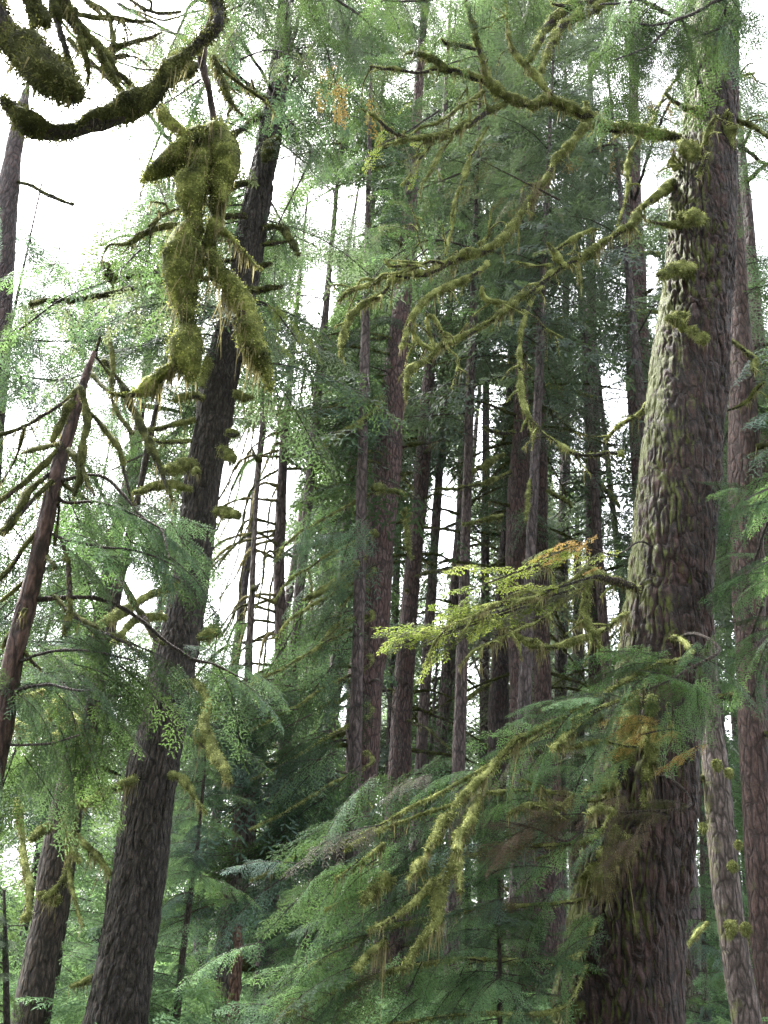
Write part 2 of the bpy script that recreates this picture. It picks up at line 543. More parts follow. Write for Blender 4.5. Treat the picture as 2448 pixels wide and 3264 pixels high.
# ------------------------------------------------------------------ things
def tag(o, label, cat, group=None, kind=None):
    if label:
        o['label'] = label
    if cat:
        o['category'] = cat
    if group:
        o['group'] = group
    if kind:
        o['kind'] = kind


class Tree:
    """thing: an Empty at the foot; parts trunk, limb (> moss, bough), bough, crown"""

    def __init__(self, name, label, pts, d, bark, top=None, cat='tree', group=None, sides=20, step=.25, amp=.012, hero=False, guard=True, flare=1.35, d1=None):
        pts = sorted(pts, key=lambda a: -a[1])
        n = len(pts)
        ds = np.linspace(d, d1 if d1 else d, n)
        w = [P(a[0], a[1], dd) for a, dd in zip(pts, ds)]
        r = [a[2] * depth(p) / F for a, p in zip(pts, w)]
        if guard:
            TRUNKS.append((d, [a[1] for a in pts][::-1], [a[0] for a in pts][::-1], [a[2] for a in pts][::-1]))
        if w[0][2] > 0.3:                                  # down to the ground
            k = min(2, n - 1)
            dirv = (w[0] - w[k]) / max(.01, (w[k][2] - w[0][2]))
            foot = w[0] + dirv * w[0][2] * .8
            foot[2] = 0
            rr = r[0] * (1 + min(.35, .02 * w[0][2]))
            w = [foot - np.array([0, 0, .4]), foot + (w[0] - foot) * np.array([.06, .06, .06]) + np.array([0, 0, .1])] + w
            r = [rr * flare, rr * (1 + (flare - 1) * .5)] + r
        else:
            foot = w[0].copy()
            w = [w[0] - np.array([0, 0, 1.0])] + w
            r = [r[0] * 1.15] + r
        foot = np.array([foot[0], foot[1], 0.0])
        if top and w[-1][2] < top:
            k = w[-1] - w[-2]
            k = k / max(.05, k[2])
            hh = top - w[-1][2]
            w += [w[-1] + k * hh * .5 * np.array([.7, .7, 1]), w[-1] + k * hh * np.array([.6, .6, 1])]
            r += [r[-1] * .6, .03]
        self.w, self.r, self.d, self.foot = np.array(w), np.array(r), d, foot
        self.root = bpy.data.objects.new(name, None)
        self.root.empty_display_size = .5
        COL.objects.link(self.root)
        put(self.root, None, Matrix.Translation(Vector([float(c) for c in foot])))
        tag(self.root, label, cat, group)
        pp, rp = resample(self.w, self.r, step)
        mb = MB()
        seed = len(TRUNKS) * 7 + 3
        if hero:
            def disp(V, R, N):
                q = V * np.array([1, 1, .22])
                fl = np.clip(1 - V[..., 2] / 2.5, 0, 1)
                wv = .8 * vnoise(V * 3, 9)[..., None]
                g1 = -np.clip(1 - np.abs(vnoise(q * 11.0 + wv, seed)) * 3.6, 0, 1)
                g2 = -np.clip(1 - np.abs(vnoise(V * np.array([19, 19, 6.5]) + wv, seed + 1)) * 3.0, 0, 1)
                sc = vnoise(V * np.array([16, 16, 12]), seed + 5)
                md = np.clip(.95 + .9 * fbm(V * np.array([1.6, 1.6, .6]), seed + 11, 2), .25, 1.8)
                return amp * md * (2.0 * g1 + 1.2 * g2 + .9 * sc + 1.2 * fbm(V * np.array([5, 5, 2.2]), seed + 12, 2)) + R * .07 * fbm(V * .55, seed + 2, 2) + R * .12 * fl * vnoise(V * np.array([2, 2, .3]), seed + 4)
        else:
            def disp(V, R, N):
                q = V * np.array([1, 1, .2])
                return amp * (1 - np.abs(vnoise(q * 11, seed)) * 2) + R * .06 * fbm(V * .7, seed + 2, 2)
        tube(mb, pp, rp, sides, 0, disp)
        self.trunk = mb.obj('trunk', [M[bark]], foot, self.root)
        self.zmin, self.zmax = 0, self.w[-1][2]

    def at(self, z):
        zs = self.w[:, 2]
        return np.array([np.interp(z, zs, self.w[:, 0]), np.interp(z, zs, self.w[:, 1]), z])

    def rad(self, z):
        return float(np.interp(z, self.w[:, 2], self.r))

    # boughs all round the stem, as parts
    def crown(self, n, z0, z1, l0, l1, mats, lod=1, droop=(-.5, .12), az=None, clip=True, wid=1.0, power=1.0):
        rnd = random.Random(hash(self.root.name) % 1000 + int(self.foot[0] * 100) + n)
        made = 0
        for i in range(n * 3):
            if made >= n:
                break
            t = rnd.random() ** power
            z = z0 + (z1 - z0) * t
            a = rnd.uniform(*az) if az else rnd.uniform(0, 2 * math.pi)
            L = (l0 + (l1 - l0) * t) * rnd.uniform(.6, 1.15)
            dz = rnd.uniform(*droop)
            dr = np.array([math.cos(a), math.sin(a), dz])
            dr /= np.linalg.norm(dr)
            b = self.at(z) + np.array([math.cos(a), math.sin(a), 0]) * self.rad(z) * .8
            tip = b + dr * L
            ru = rnd.random()
            if clip and any(blocked(b + dr * L * f - np.array([0, 0, .1 * f * L]), ru) for f in (.3, .5, .75, 1.0)):
                continue
            x, y = proj(b + dr * L * .6)
            if not (-90 < x < W + 90 and -110 < y < H + 90):
                continue
            add_bough(self.root, b, tip, rnd.choice(mats), lod, rnd.uniform(-.3, .3), wid * rnd.uniform(.8, 1.2), rnd.randrange(5))
            made += 1
        return self

    # the crown of a farther tree as one mesh
    def far_crown(self, n, z0, z1, l0, l1, mat, droop=(-.6, .05), clip=True):
        rnd = random.Random(int(self.foot[0] * 100) + n)
        mb = MB()
        for i in range(n):
            t = rnd.random()
            z = z0 + (z1 - z0) * t
            a = rnd.uniform(0, 2 * math.pi)
            L = (l0 + (l1 - l0) * t) * rnd.uniform(.55, 1.2)
            dz = rnd.uniform(*droop)
            dr = np.array([math.cos(a), math.sin(a), dz])
            dr /= np.linalg.norm(dr)
            b = self.at(z)
            if clip and blocked(b + dr * L * .75, rnd.random()) or clip and blocked(b + dr * L * .35, rnd.random() * 1.2):
                continue
            m = np.array(bough_matrix(b, b + dr * L, rnd.uniform(-.4, .4), rnd.uniform(.8, 1.3)))
            v, q, qm, tt, tm = B2a[rnd.randrange(4)]
            vw = v @ m[:3, :3].T + m[:3, 3]
            sel = (qm == 0) & leaf_ok(vw[q[:, 0]]) if clip else qm == 0
            mb.add(vw, q[sel], None, 0)
            mb.q.append(q[qm == 1] + mb.n - len(vw))
            mb.qm.append(np.ones((qm == 1).sum()))
        if mb.v:
            mb.obj('crown', [M[mat], M['twig']], self.foot, self.root, smooth=False)
        return self


ZO = {0: (0, 0, 1.0), 1: (0, 0, .23147), 2: (384, 0, .23147), 3: (0, 341.33, .23147), 4: (384, 341.33, .23147), 5: (0, 682.67, .23147), 6: (384, 682.67, .23147)}


def zpix(zone, pts):
    ox, oy, s = ZO[zone]
    return [(ox + a[0] * s, oy + a[1] * s, a[2] * s) for a in pts]


def limb(tree, zone, pts, d0, d1, moss=1.0, strands=1.0, wood='wood', mossm='moss', name='limb', tuft=.028, parent=None, tufts=1.0, bulge=.35, dens=1.0, twigs=0):
    """mossy limb drawn as a 3D polyline; distances run from d0 to d1"""
    px = zpix(zone, pts)
    n = len(px)
    w = [P(a[0], a[1], d0 + (d1 - d0) * i / (n - 1)) for i, a in enumerate(px)]
    r = [max(.006, a[2] * depth(p) / F) for a, p in zip(px, w)]
    return limb3(tree, w, r, moss, strands, wood, mossm, name, tuft, parent, tufts, bulge, dens, twigs)


def limb3(tree, w, r, moss=1.0, strands=1.0, wood='wood', mossm='moss', name='limb', tuft=.028, parent=None, tufts=1.0, bulge=.35, dens=1.0, twigs=0):
    r = np.array(r)
    rm = float(r.mean())
    step = max(.02, min(.08, rm * .8))
    pp, rp = resample(w, r, step)
    s = random.randrange(9999)
    pp = pp + np.stack([vnoise(pp * 2.5, s), vnoise(pp * 2.5, s + 1), vnoise(pp * 2.5, s + 2)], 1) * min(.05, rm * .7) \
        + np.stack([vnoise(pp * 8, s + 20), vnoise(pp * 8, s + 21), vnoise(pp * 8, s + 22)], 1) * min(.03, rm * .35)
    mb = MB()
    inner = .78 if moss > 0 else 1.0
    tube(mb, pp, rp * inner, 8 if rm < .03 else 12, 0, lambda V, R, N: R * .22 * fbm(V * 12, s, 2))
    base = pp[0]
    o = mb.obj(name, [M[wood]], base, parent or tree.root)
    if moss <= 0:
        return o
    mm = MB()
    off = np.array([0, 0, 1.0]) * (rp * .16)[:, None]

    def disp(V, R, N):
        lump = fbm(V * 6.5, s + 3, 3)
        cover = 1.1 * fbm(V * 2.6, s + 8, 2) + .6 * N[..., 2] + moss - .55
        return R * (bulge * 1.4 * lump - .12) + R * np.clip(cover, -1.1, .7) * .6
    sides = 10 if rm < .03 else 18
    V, N = tube(mm, pp + off, rp * 1.12, sides, 0, disp)
    V = V.reshape(-1, 3)
    N = N.reshape(-1, 3)
    # tufts
    length = float(np.linalg.norm(np.diff(pp, axis=0), axis=1).sum())
    area = length * 2 * math.pi * rm
    nt = int(min(60000, area * 6500 * tufts * dens))
    if nt > 5:
        idx = RNG.integers(0, len(V), nt)
        b = V[idx] + RNG.normal(size=(nt, 3)) * step * .4
        d = unit(N[idx] + RNG.normal(size=(nt, 3)) * .6 + np.array([0, 0, -.25]))
        b = b - N[idx] * .006
        blades(mm, b, d, RNG.uniform(.5, 1.3, nt) * tuft, RNG.uniform(.6, 1.3, nt) * .0055, 0, .35)
    # hanging strands
    ns = int(length * 95 * strands * moss)
    if ns > 2:
        low = np.where(N[:, 2] < (.2 if rm > .04 else -.1))[0]
        if len(low):
            cl = np.clip(vnoise(V[low] * 6, s + 5) + .35, .02, 1)
            idx = RNG.choice(low, ns, p=cl / cl.sum())
            ln = RNG.gamma(1.5, .55, ns) * (.06 + rm * 1.0) * np.clip(vnoise(V[idx] * 3, s + 6) + .8, .2, 1.6)
            d = unit(np.array([0, 0, -1.0]) + RNG.normal(size=(ns, 3)) * .16)
            blades(mm, V[idx] + RNG.normal(size=(ns, 3)) * .008, d, ln, RNG.uniform(.5, 1.5, ns) * .0065, 1, .2)
    mm.obj('moss', [M[mossm], M['moss_pale']], base, o)
    for q in range(twigs):
        i = random.randrange(int(len(pp) * .15), len(pp))
        g = pp[min(i + 1, len(pp) - 1)] - pp[max(0, i - 1)]
        g = g / (np.linalg.norm(g) + 1e-6)
        tl = random.uniform(.12, .55)
        d = unit(g * random.uniform(.2, 1.0) + RNG.normal(size=3) * .6 + np.array([0, 0, -.25]))
        a, b2 = pp[i], pp[i] + d * tl * .5
        c2 = b2 + unit(d + np.array([0, 0, -.7]) + RNG.normal(size=3) * .35) * tl * .5
        limb3(tree, [a, b2, c2], [.014, .010, .004], moss * .8, strands * .8, wood, mossm, 'twig', tuft * .7, o, tufts, .4, dens)
    return o


def spray_fill(tree, limb_px, d0, d1, n, length, ang, mats, lod=1, guard=False, spread=30, wid=1.0, z_tilt=(-.5, .2), rad=2.2, moss=.0, clip=True, dth=.35, strands=0.5, link=True):
    """a limb along a picture polyline and n boughs leaving it near the picture angle ang (degrees, 0 = right, 90 = down)"""
    px = [(a[0], a[1], rad) for a in limb_px]
    start = P(px[0][0], px[0][1], d0)
    w = [P(a[0], a[1], d0 + (d1 - d0) * i / (len(px) - 1)) for i, a in enumerate(px)]
    tz = min(max(start[2] + .4, .5), tree.zmax - .2)
    b = tree.at(tz)
    if link and np.linalg.norm(b - w[0]) > .3 and np.linalg.norm(b - w[0]) < 14:
        mid = (b + w[0]) / 2 + np.array([0, 0, .25])
        w = [b, mid] + w
    r = np.linspace(rad * 2.0, rad * .6, len(w)) * depth(w[-1]) / F
    L = limb3(tree, w, r, moss, strands, 'twig')
    pp, _ = resample(np.array(w[-len(px):]), np.zeros(len(px)), .1)
    for i in range(n):
        t = (i + random.random()) / n
        c = pp[int(t * (len(pp) - 1))] + RNG.normal(size=3) * spread * .012
        a = math.radians(random.uniform(*ang))
        ln = length * random.uniform(.6, 1.2)
        dr = CR[:, 0] * math.cos(a) - CR[:, 1] * math.sin(a)
        dr = unit(dr + CR[:, 2] * random.uniform(-dth, dth) * 1.5)
        dr[2] = dr[2] * .8 + random.uniform(*z_tilt) * .4
        dr = unit(dr)
        if (clip or guard) and any(blocked(c + dr * ln * f, random.random(), guard) for f in (.3, .8)):
            continue
        add_bough(L, c, c + dr * ln, random.choice(mats), lod, random.uniform(-.5, .5), wid * random.uniform(.8, 1.25))
    return L


# ================================================================== THE SETTING
def terrain():
    n = 160
    xs = np.linspace(-1, 1, n)
    g = np.sign(xs) * np.abs(xs) ** 2.2 * 900
    X, Y = np.meshgrid(g, g + 20)
    P3 = np.stack([X, Y, X * 0], -1)
    Z = .25 * fbm(P3 * .18, 4, 3) + 1.2 * fbm(P3 * .02, 6, 2) * np.clip((np.hypot(X, Y) - 25) / 60, 0, 1)
    near = np.clip(1 - np.hypot(X, Y) / 8, 0, 1)
    Z = Z * (1 - near) - .15
    V = np.stack([X, Y, Z], -1)
    i, j = np.meshgrid(np.arange(n - 1), np.arange(n - 1), indexing='ij')
    q = np.stack([i * n + j, i * n + j + 1, (i + 1) * n + j + 1, (i + 1) * n + j], -1).reshape(-1, 4)
    mb = MB()
    mb.add(V.reshape(-1, 3), q)
    t = NT('mossy forest floor')
    tc = t.n('ShaderNodeTexCoord').outputs['Object']
    a = t.n('ShaderNodeTexNoise', ins={'Vector': tc, 'Scale': 1.2, 'Detail': 8.0, 'Roughness': .7})
    b = t.n('ShaderNodeTexNoise', ins={'Vector': tc, 'Scale': 14.0, 'Detail': 6.0})
    col = t.mix(t.ramp(a.outputs['Fac'], [(.42, 0.0), (.58, 1.0)]), (0.06, 0.04, 0.025), (0.06, 0.09, 0.025))
    col = t.mix(b.outputs['Fac'], col, (0.03, 0.03, 0.015), 'MIX')
    bp = t.n('ShaderNodeBump', ins={'Height': b.outputs['Fac'], 'Strength': 1.0, 'Distance': .1})
    bs = t.n('ShaderNodeBsdfPrincipled', ins={'Base Color': col, 'Roughness': .95, 'Normal': bp.outputs[0]})
    t.t.links.new(bs.outputs[0], t.out.inputs['Surface'])
    o = mb.obj('ground', [t.mat])
    tag(o, 'mossy forest floor under the trees', 'ground', kind='structure')


terrain()


def foliage_mass(name, label, cat, boxes, mat, seed, size, clip=True):
    """uncountable growth: many small boughs set through a region"""
    rnd = random.Random(seed)
    mb = MB()
    for (x0, x1, y0, y1, z0, z1, n, L) in boxes:
        for i in range(n):
            p = np.array([rnd.uniform(x0, x1), rnd.uniform(y0, y1), rnd.uniform(z0, z1)])
            a = rnd.uniform(0, 6.283)
            ln = L * rnd.uniform(.6, 1.3)
            dr = unit(np.array([math.cos(a), math.sin(a), rnd.uniform(*size)]))
            if clip and blocked(p + dr * ln * .6, rnd.random()):
                continue
            x, y = proj(p)
            if not (-80 < x < W + 80 and -80 < y < H + 120):
                continue
            m = np.array(bough_matrix(p, p + dr * ln, rnd.uniform(-.4, .4), 1.1))
            v, q, qm, tt, tm = B2a[rnd.randrange(4)]
            vw = v @ m[:3, :3].T + m[:3, 3]
            mb.add(vw, q[leaf_ok(vw[q[:, 0]])] if clip else q, None, 0)
    o = mb.obj(name, [M[mat]], (0, 0, 0), None, smooth=False)
    tag(o, label, cat, kind='stuff')


# ================================================================== THE TREES
# --- the great mossy spruce at the right
spruce = Tree('spruce_tree', 'huge leaning spruce trunk with furrowed bark and yellow-green moss down its left side', [
    (618, 1024, 66), (625, 960, 61), (633, 890, 56), (643, 810, 53), (655, 720, 46), (665, 648, 43), (676, 509, 40.5), (690, 370, 39.5),
    (699, 278, 35.5), (704, 185, 32), (710, 120, 26.5), (713, 50, 24), (715, -40, 22), (717, -160, 19)], 12, 'bark_big', sides=360, step=.024, amp=.016, hero=True, flare=1.25)
# --- the tall leaning trunk at the left
left = Tree('hemlock_tree', 'tall grey-brown trunk leaning right behind the hanging moss, largest tree of the left half', [
    (114, 1024, 33), (126, 950, 29), (137, 891, 27), (152, 775, 26), (167, 706, 23), (179, 642, 21.5), (192, 573, 19.5), (202, 480, 18.5),
    (212, 434, 19), (218, 388, 18.5), (232, 330, 16.5), (244, 278, 15.5), (256, 208, 14.5), (269, 139, 12.5), (277, 93, 10.5), (286, 0, 8), (290, -60, 6)],
    15, 'bark_left', sides=240, step=.034, amp=.011, hero=True, flare=1.3)
# --- mid trunks
mids = {}
SPEC = [
    ('center', 'spruce_tree', 'straight purple-brown spruce trunk rising from the dense boughs at the centre of the picture', [(350, 850, 18), (360, 798, 16), (365, 683, 17), (370, 648, 17), (377, 555, 16), (387, 463, 14.5), (391, 417, 12.5), (402, 301, 9), (408, 230, 7)], 24, 'bark_mid', 42, 48),
    ('c4', 'hemlock_tree', 'slender dark trunk just right of the straight central spruce', [(398, 800, 12), (403, 694, 10), (412, 578, 8), (419, 509, 7.5), (426, 417, 7), (432, 330, 5)], 30, 'bark_mid', 46, 30),
    ('c5', 'hemlock_tree', 'thin dark trunk edging the bright sky gap right of centre', [(440, 750, 6), (450, 648, 6), (456, 578, 5), (463, 486, 4.5), (470, 380, 3)], 38, 'bark_far', 50, 24),
    ('c6a', 'hemlock_tree', 'narrow dark trunk, left one of the close pair right of centre', [(495, 870, 9), (499, 694, 9.5), (503, 600, 8), (508, 480, 5)], 34, 'bark_mid', 50, 24),
    ('c6b', 'hemlock_tree', 'purple-brown trunk, right and thicker one of the close pair right of centre', [(524, 890, 12), (521, 694, 11), (517, 600, 11.5), (518, 509, 11), (521, 417, 7.5), (522, 324, 5)], 28, 'bark_mid', 44, 28),
    ('c7', 'hemlock_tree', 'trunk with a thick pale foot just right of the close pair', [(547, 920, 17), (546, 800, 15), (543, 694, 8.5), (541, 556, 7), (540, 417, 6), (536, 330, 5)], 29, 'bark_mid', 44, 28),
    ('c8', 'hemlock_tree', 'very thin trunk behind the hanging yellow-green spray', [(560, 720, 6), (562, 600, 6), (565, 450, 5)], 42, 'bark_far', 54, 20),
    ('c9', 'hemlock_tree', 'dark slim trunk behind the hooked hanging limb of the great spruce', [(597, 720, 8), (594, 556, 8), (592, 417, 7.5), (590, 330, 6), (591, 278, 5)], 36, 'bark_mid', 52, 28),
    ('c10', 'hemlock_tree', 'dark trunk close against the left edge of the great mossy spruce', [(647, 600, 9), (640, 440, 10), (638, 370, 11), (636, 278, 10), (633, 200, 8), (634, 150, 6)], 27, 'bark_mid', 42, 28),
    ('r11', 'spruce_tree', 'reddish-brown trunk rising along the right border, beyond the great spruce', [(776, 1024, 14), (762, 900, 13), (751, 683, 13.5), (748, 573, 16), (745, 480, 16), (741, 364, 12), (738, 300, 10), (735, 230, 8)], 17, 'bark_red', 30, 20),
    ('r11b', 'spruce_tree', 'second dark red-brown trunk cut off by the right border', [(800, 1024, 16), (785, 800, 15), (776, 683, 13), (768, 500, 10)], 19, 'bark_red', 26, 6),
    ('r12', 'spruce_tree', 'pale lichen-spotted trunk with round moss pads, right of the great spruce foot', [(747, 1024, 14), (736, 960, 13.5), (724, 869, 13.5), (716, 775, 12.5), (708, 683, 9.5), (704, 600, 8)], 14.5, 'bark_pale', 17, 0),
    ('r13', 'hemlock_tree', 'pale grey trunk at the bottom, tight against the right side of the great spruce', [(692, 1024, 8), (688, 950, 7.5), (684, 800, 6)], 30, 'bark_pale', 22, 14),
    ('r14', 'hemlock_tree', 'pale lilac-grey trunk far back left of the great spruce foot', [(572, 1000, 8), (576, 900, 7), (578, 690, 6.5)], 44, 'bark_pale', 26, 14),
    ('l15', 'spruce_tree', 'mottled greyish trunk left of centre at the bottom, beside the broken red snag', [(223, 1024, 11), (225, 983, 10), (227, 937, 10), (235, 891, 11), (243, 844, 12), (245, 798, 9.5), (246, 752, 6), (247, 700, 4)], 22, 'bark_pale', 17, 14),
    ('l16', 'hemlock_tree', 'dark leaning trunk with mossy stubs in the lower left corner', [(30, 1024, 18), (40, 960, 16), (50, 914, 15.5), (56, 868, 16), (64, 821, 14.5), (74, 775, 13), (87, 729, 9.5), (97, 690, 7), (108, 640, 5)], 16, 'bark_left', 14, 12),
    ('l19', 'hemlock_tree', 'slim dark trunk half hidden behind the left boughs', [(93, 680, 8), (101, 619, 8), (109, 573, 7), (120, 520, 7), (133, 470, 6.5), (137, 440, 5), (142, 400, 4)], 24, 'bark_mid', 26, 24),
    ('l20', 'spruce_tree', 'mauve-grey trunk washed out by the sky at the upper left border', [(-6, 400, 12), (2, 300, 10), (4, 230, 11), (8, 190, 10), (14, 150, 8), (22, 110, 6)], 20, 'bark_mid', 24, 0),
    ('l23', 'hemlock_tree', 'half-bare grey tree with long drooping twigs against the bright gap left of centre', [(282, 760, 5), (281, 640, 6), (279, 560, 5.5), (284, 450, 4.5), (290, 380, 3)], 27, 'bark_far', 27, 0),
]
for key, nm, lab, pts, d, bark, top, nb in SPEC:
    mids[key] = Tree(nm, lab, pts, d, bark, top=top, sides=64 if d < 25 else 28, step=.08 if d < 25 else .2, amp=.014)

# crowns of the mid trees
G = ['needle', 'needle_blue', 'needle']
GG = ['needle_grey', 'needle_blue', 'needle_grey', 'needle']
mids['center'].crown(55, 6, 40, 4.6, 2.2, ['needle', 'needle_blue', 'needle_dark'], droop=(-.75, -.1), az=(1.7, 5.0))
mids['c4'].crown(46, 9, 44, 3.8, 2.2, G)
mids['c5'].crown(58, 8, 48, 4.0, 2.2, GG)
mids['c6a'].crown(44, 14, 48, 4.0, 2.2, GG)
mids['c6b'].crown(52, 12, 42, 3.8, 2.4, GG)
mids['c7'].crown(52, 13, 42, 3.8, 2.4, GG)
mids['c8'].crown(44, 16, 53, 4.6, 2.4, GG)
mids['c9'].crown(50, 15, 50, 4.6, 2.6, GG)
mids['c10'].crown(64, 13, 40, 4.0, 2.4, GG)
mids['r11'].crown(70, 9, 29, 3.0, 2.0, ['needle_grey', 'needle_blue', 'needle'])
mids['r13'].crown(30, 3, 21, 2.6, 1.2, ['needle_bright', 'needle'])
mids['r14'].crown(40, 4, 25, 3.6, 1.6, ['needle_bright', 'needle_grey'])
mids['l15'].crown(55, 3, 16, 2.8, 1.0, ['needle', 'needle_bright', 'needle_blue'])
mids['l16'].crown(50, 5, 13.5, 2.6, 1.2, ['needle', 'needle_dark'])
mids['l19'].crown(80, 4, 25, 3.6, 1.6, G)
left.crown(90, 11, 28, 3.0, 2.2, ['needle', 'needle_blue', 'needle_grey'], az=(-1.3, 4.4))

# --- the thin leaning mossy tree at far left with drooping branches
dead = Tree('hemlock_tree', 'thin leaning tree at the left with many downswept mossy bare branches', [
    (-14, 800, 12), (2, 729, 10.5), (9, 683, 10), (17, 642, 9.5), (35, 573, 8.5), (50, 503, 7), (60, 460, 6.5), (68, 434, 6), (77, 404, 5), (85, 378, 3.4), (94, 352, 1.6)],
    9, 'bark_red', sides=64, step=.05, amp=.01)
D1 = [[(340, 200, 9), (300, 240, 9), (230, 290, 9), (100, 370, 9), (0, 410, 9), (-40, 430, 7)],
      [(320, 250, 12), (285, 310, 15), (255, 370, 14), (228, 440, 8)],
      [(262, 440, 7), (170, 462, 8), (90, 482, 5)],
      [(265, 440, 10), (180, 540, 13), (90, 620, 12), (0, 690, 11), (-40, 720, 8)],
      [(240, 550, 10), (130, 655, 13), (40, 770, 12), (-20, 840, 9)],
      [(225, 610, 9), (120, 715, 10), (10, 840, 8)],
      [(190, 790, 7), (100, 890, 12), (30, 990, 13), (-20, 1060, 8)],
      [(350, 200, 9), (375, 330, 13), (360, 440, 13), (340, 600, 11), (318, 665, 6)],
      [(370, 280, 7), (460, 400, 10), (520, 480, 11), (545, 600, 9), (575, 710, 5)],
      [(295, 470, 9), (350, 550, 11), (380, 620, 9), (410, 665, 5)],
      [(250, 610, 7), (330, 660, 9), (400, 700, 5)],
      [(105, 375, 5), (70, 500, 6), (0, 620, 4)],
      [(150, 1010, 8), (80, 1060, 8), (0, 1120, 6)],
      [(110, 1160, 9), (60, 1240, 9), (10, 1320, 6)],
      [(100, 1340, 8), (140, 1390, 8), (175, 1420, 5)],
      [(200, 930, 8), (240, 980, 8)],
      [(245, 560, 7), (260, 680, 8), (250, 790, 7), (235, 880, 5)],
      [(260, 860, 8), (290, 930, 13), (300, 1050, 15), (300, 1180, 14), (280, 1265, 8)],
      [(230, 1100, 7), (310, 1170, 11), (400, 1240, 12), (500, 1285, 11), (610, 1345, 5)]]
for i, p in enumerate(D1):
    limb(dead, 3, p, 9 - (.2 if i % 2 else 0), 9 - .7 + 1.3 * random.random(), .75, .35, mossm='moss_dark', tuft=.016, dens=.7)
# drooping bare stems from higher up, right of it
D2 = [[(470, -60, 7), (475, 0, 8), (490, 100, 7), (480, 230, 6), (520, 330, 8), (575, 400, 6)],
      [(450, 90, 8), (520, 180, 9), (560, 270, 13), (620, 390, 15), (670, 500, 13), (700, 580, 10), (742, 690, 5)],
      [(470, 820, 5), (500, 940, 10), (540, 1050, 13), (600, 1170, 15), (650, 1260, 13), (705, 1315, 8)],
      [(500, 180, 5), (430, 90, 7), (410, 60, 8), (430, -20, 8)],
      [(390, 130, 6), (450, 200, 6), (520, 235, 5)]]
for p in D2:
    limb(mids['l19'], 3, p, 12, 11.5, .75, .3, mossm='moss_dark', tuft=.018, dens=.7)

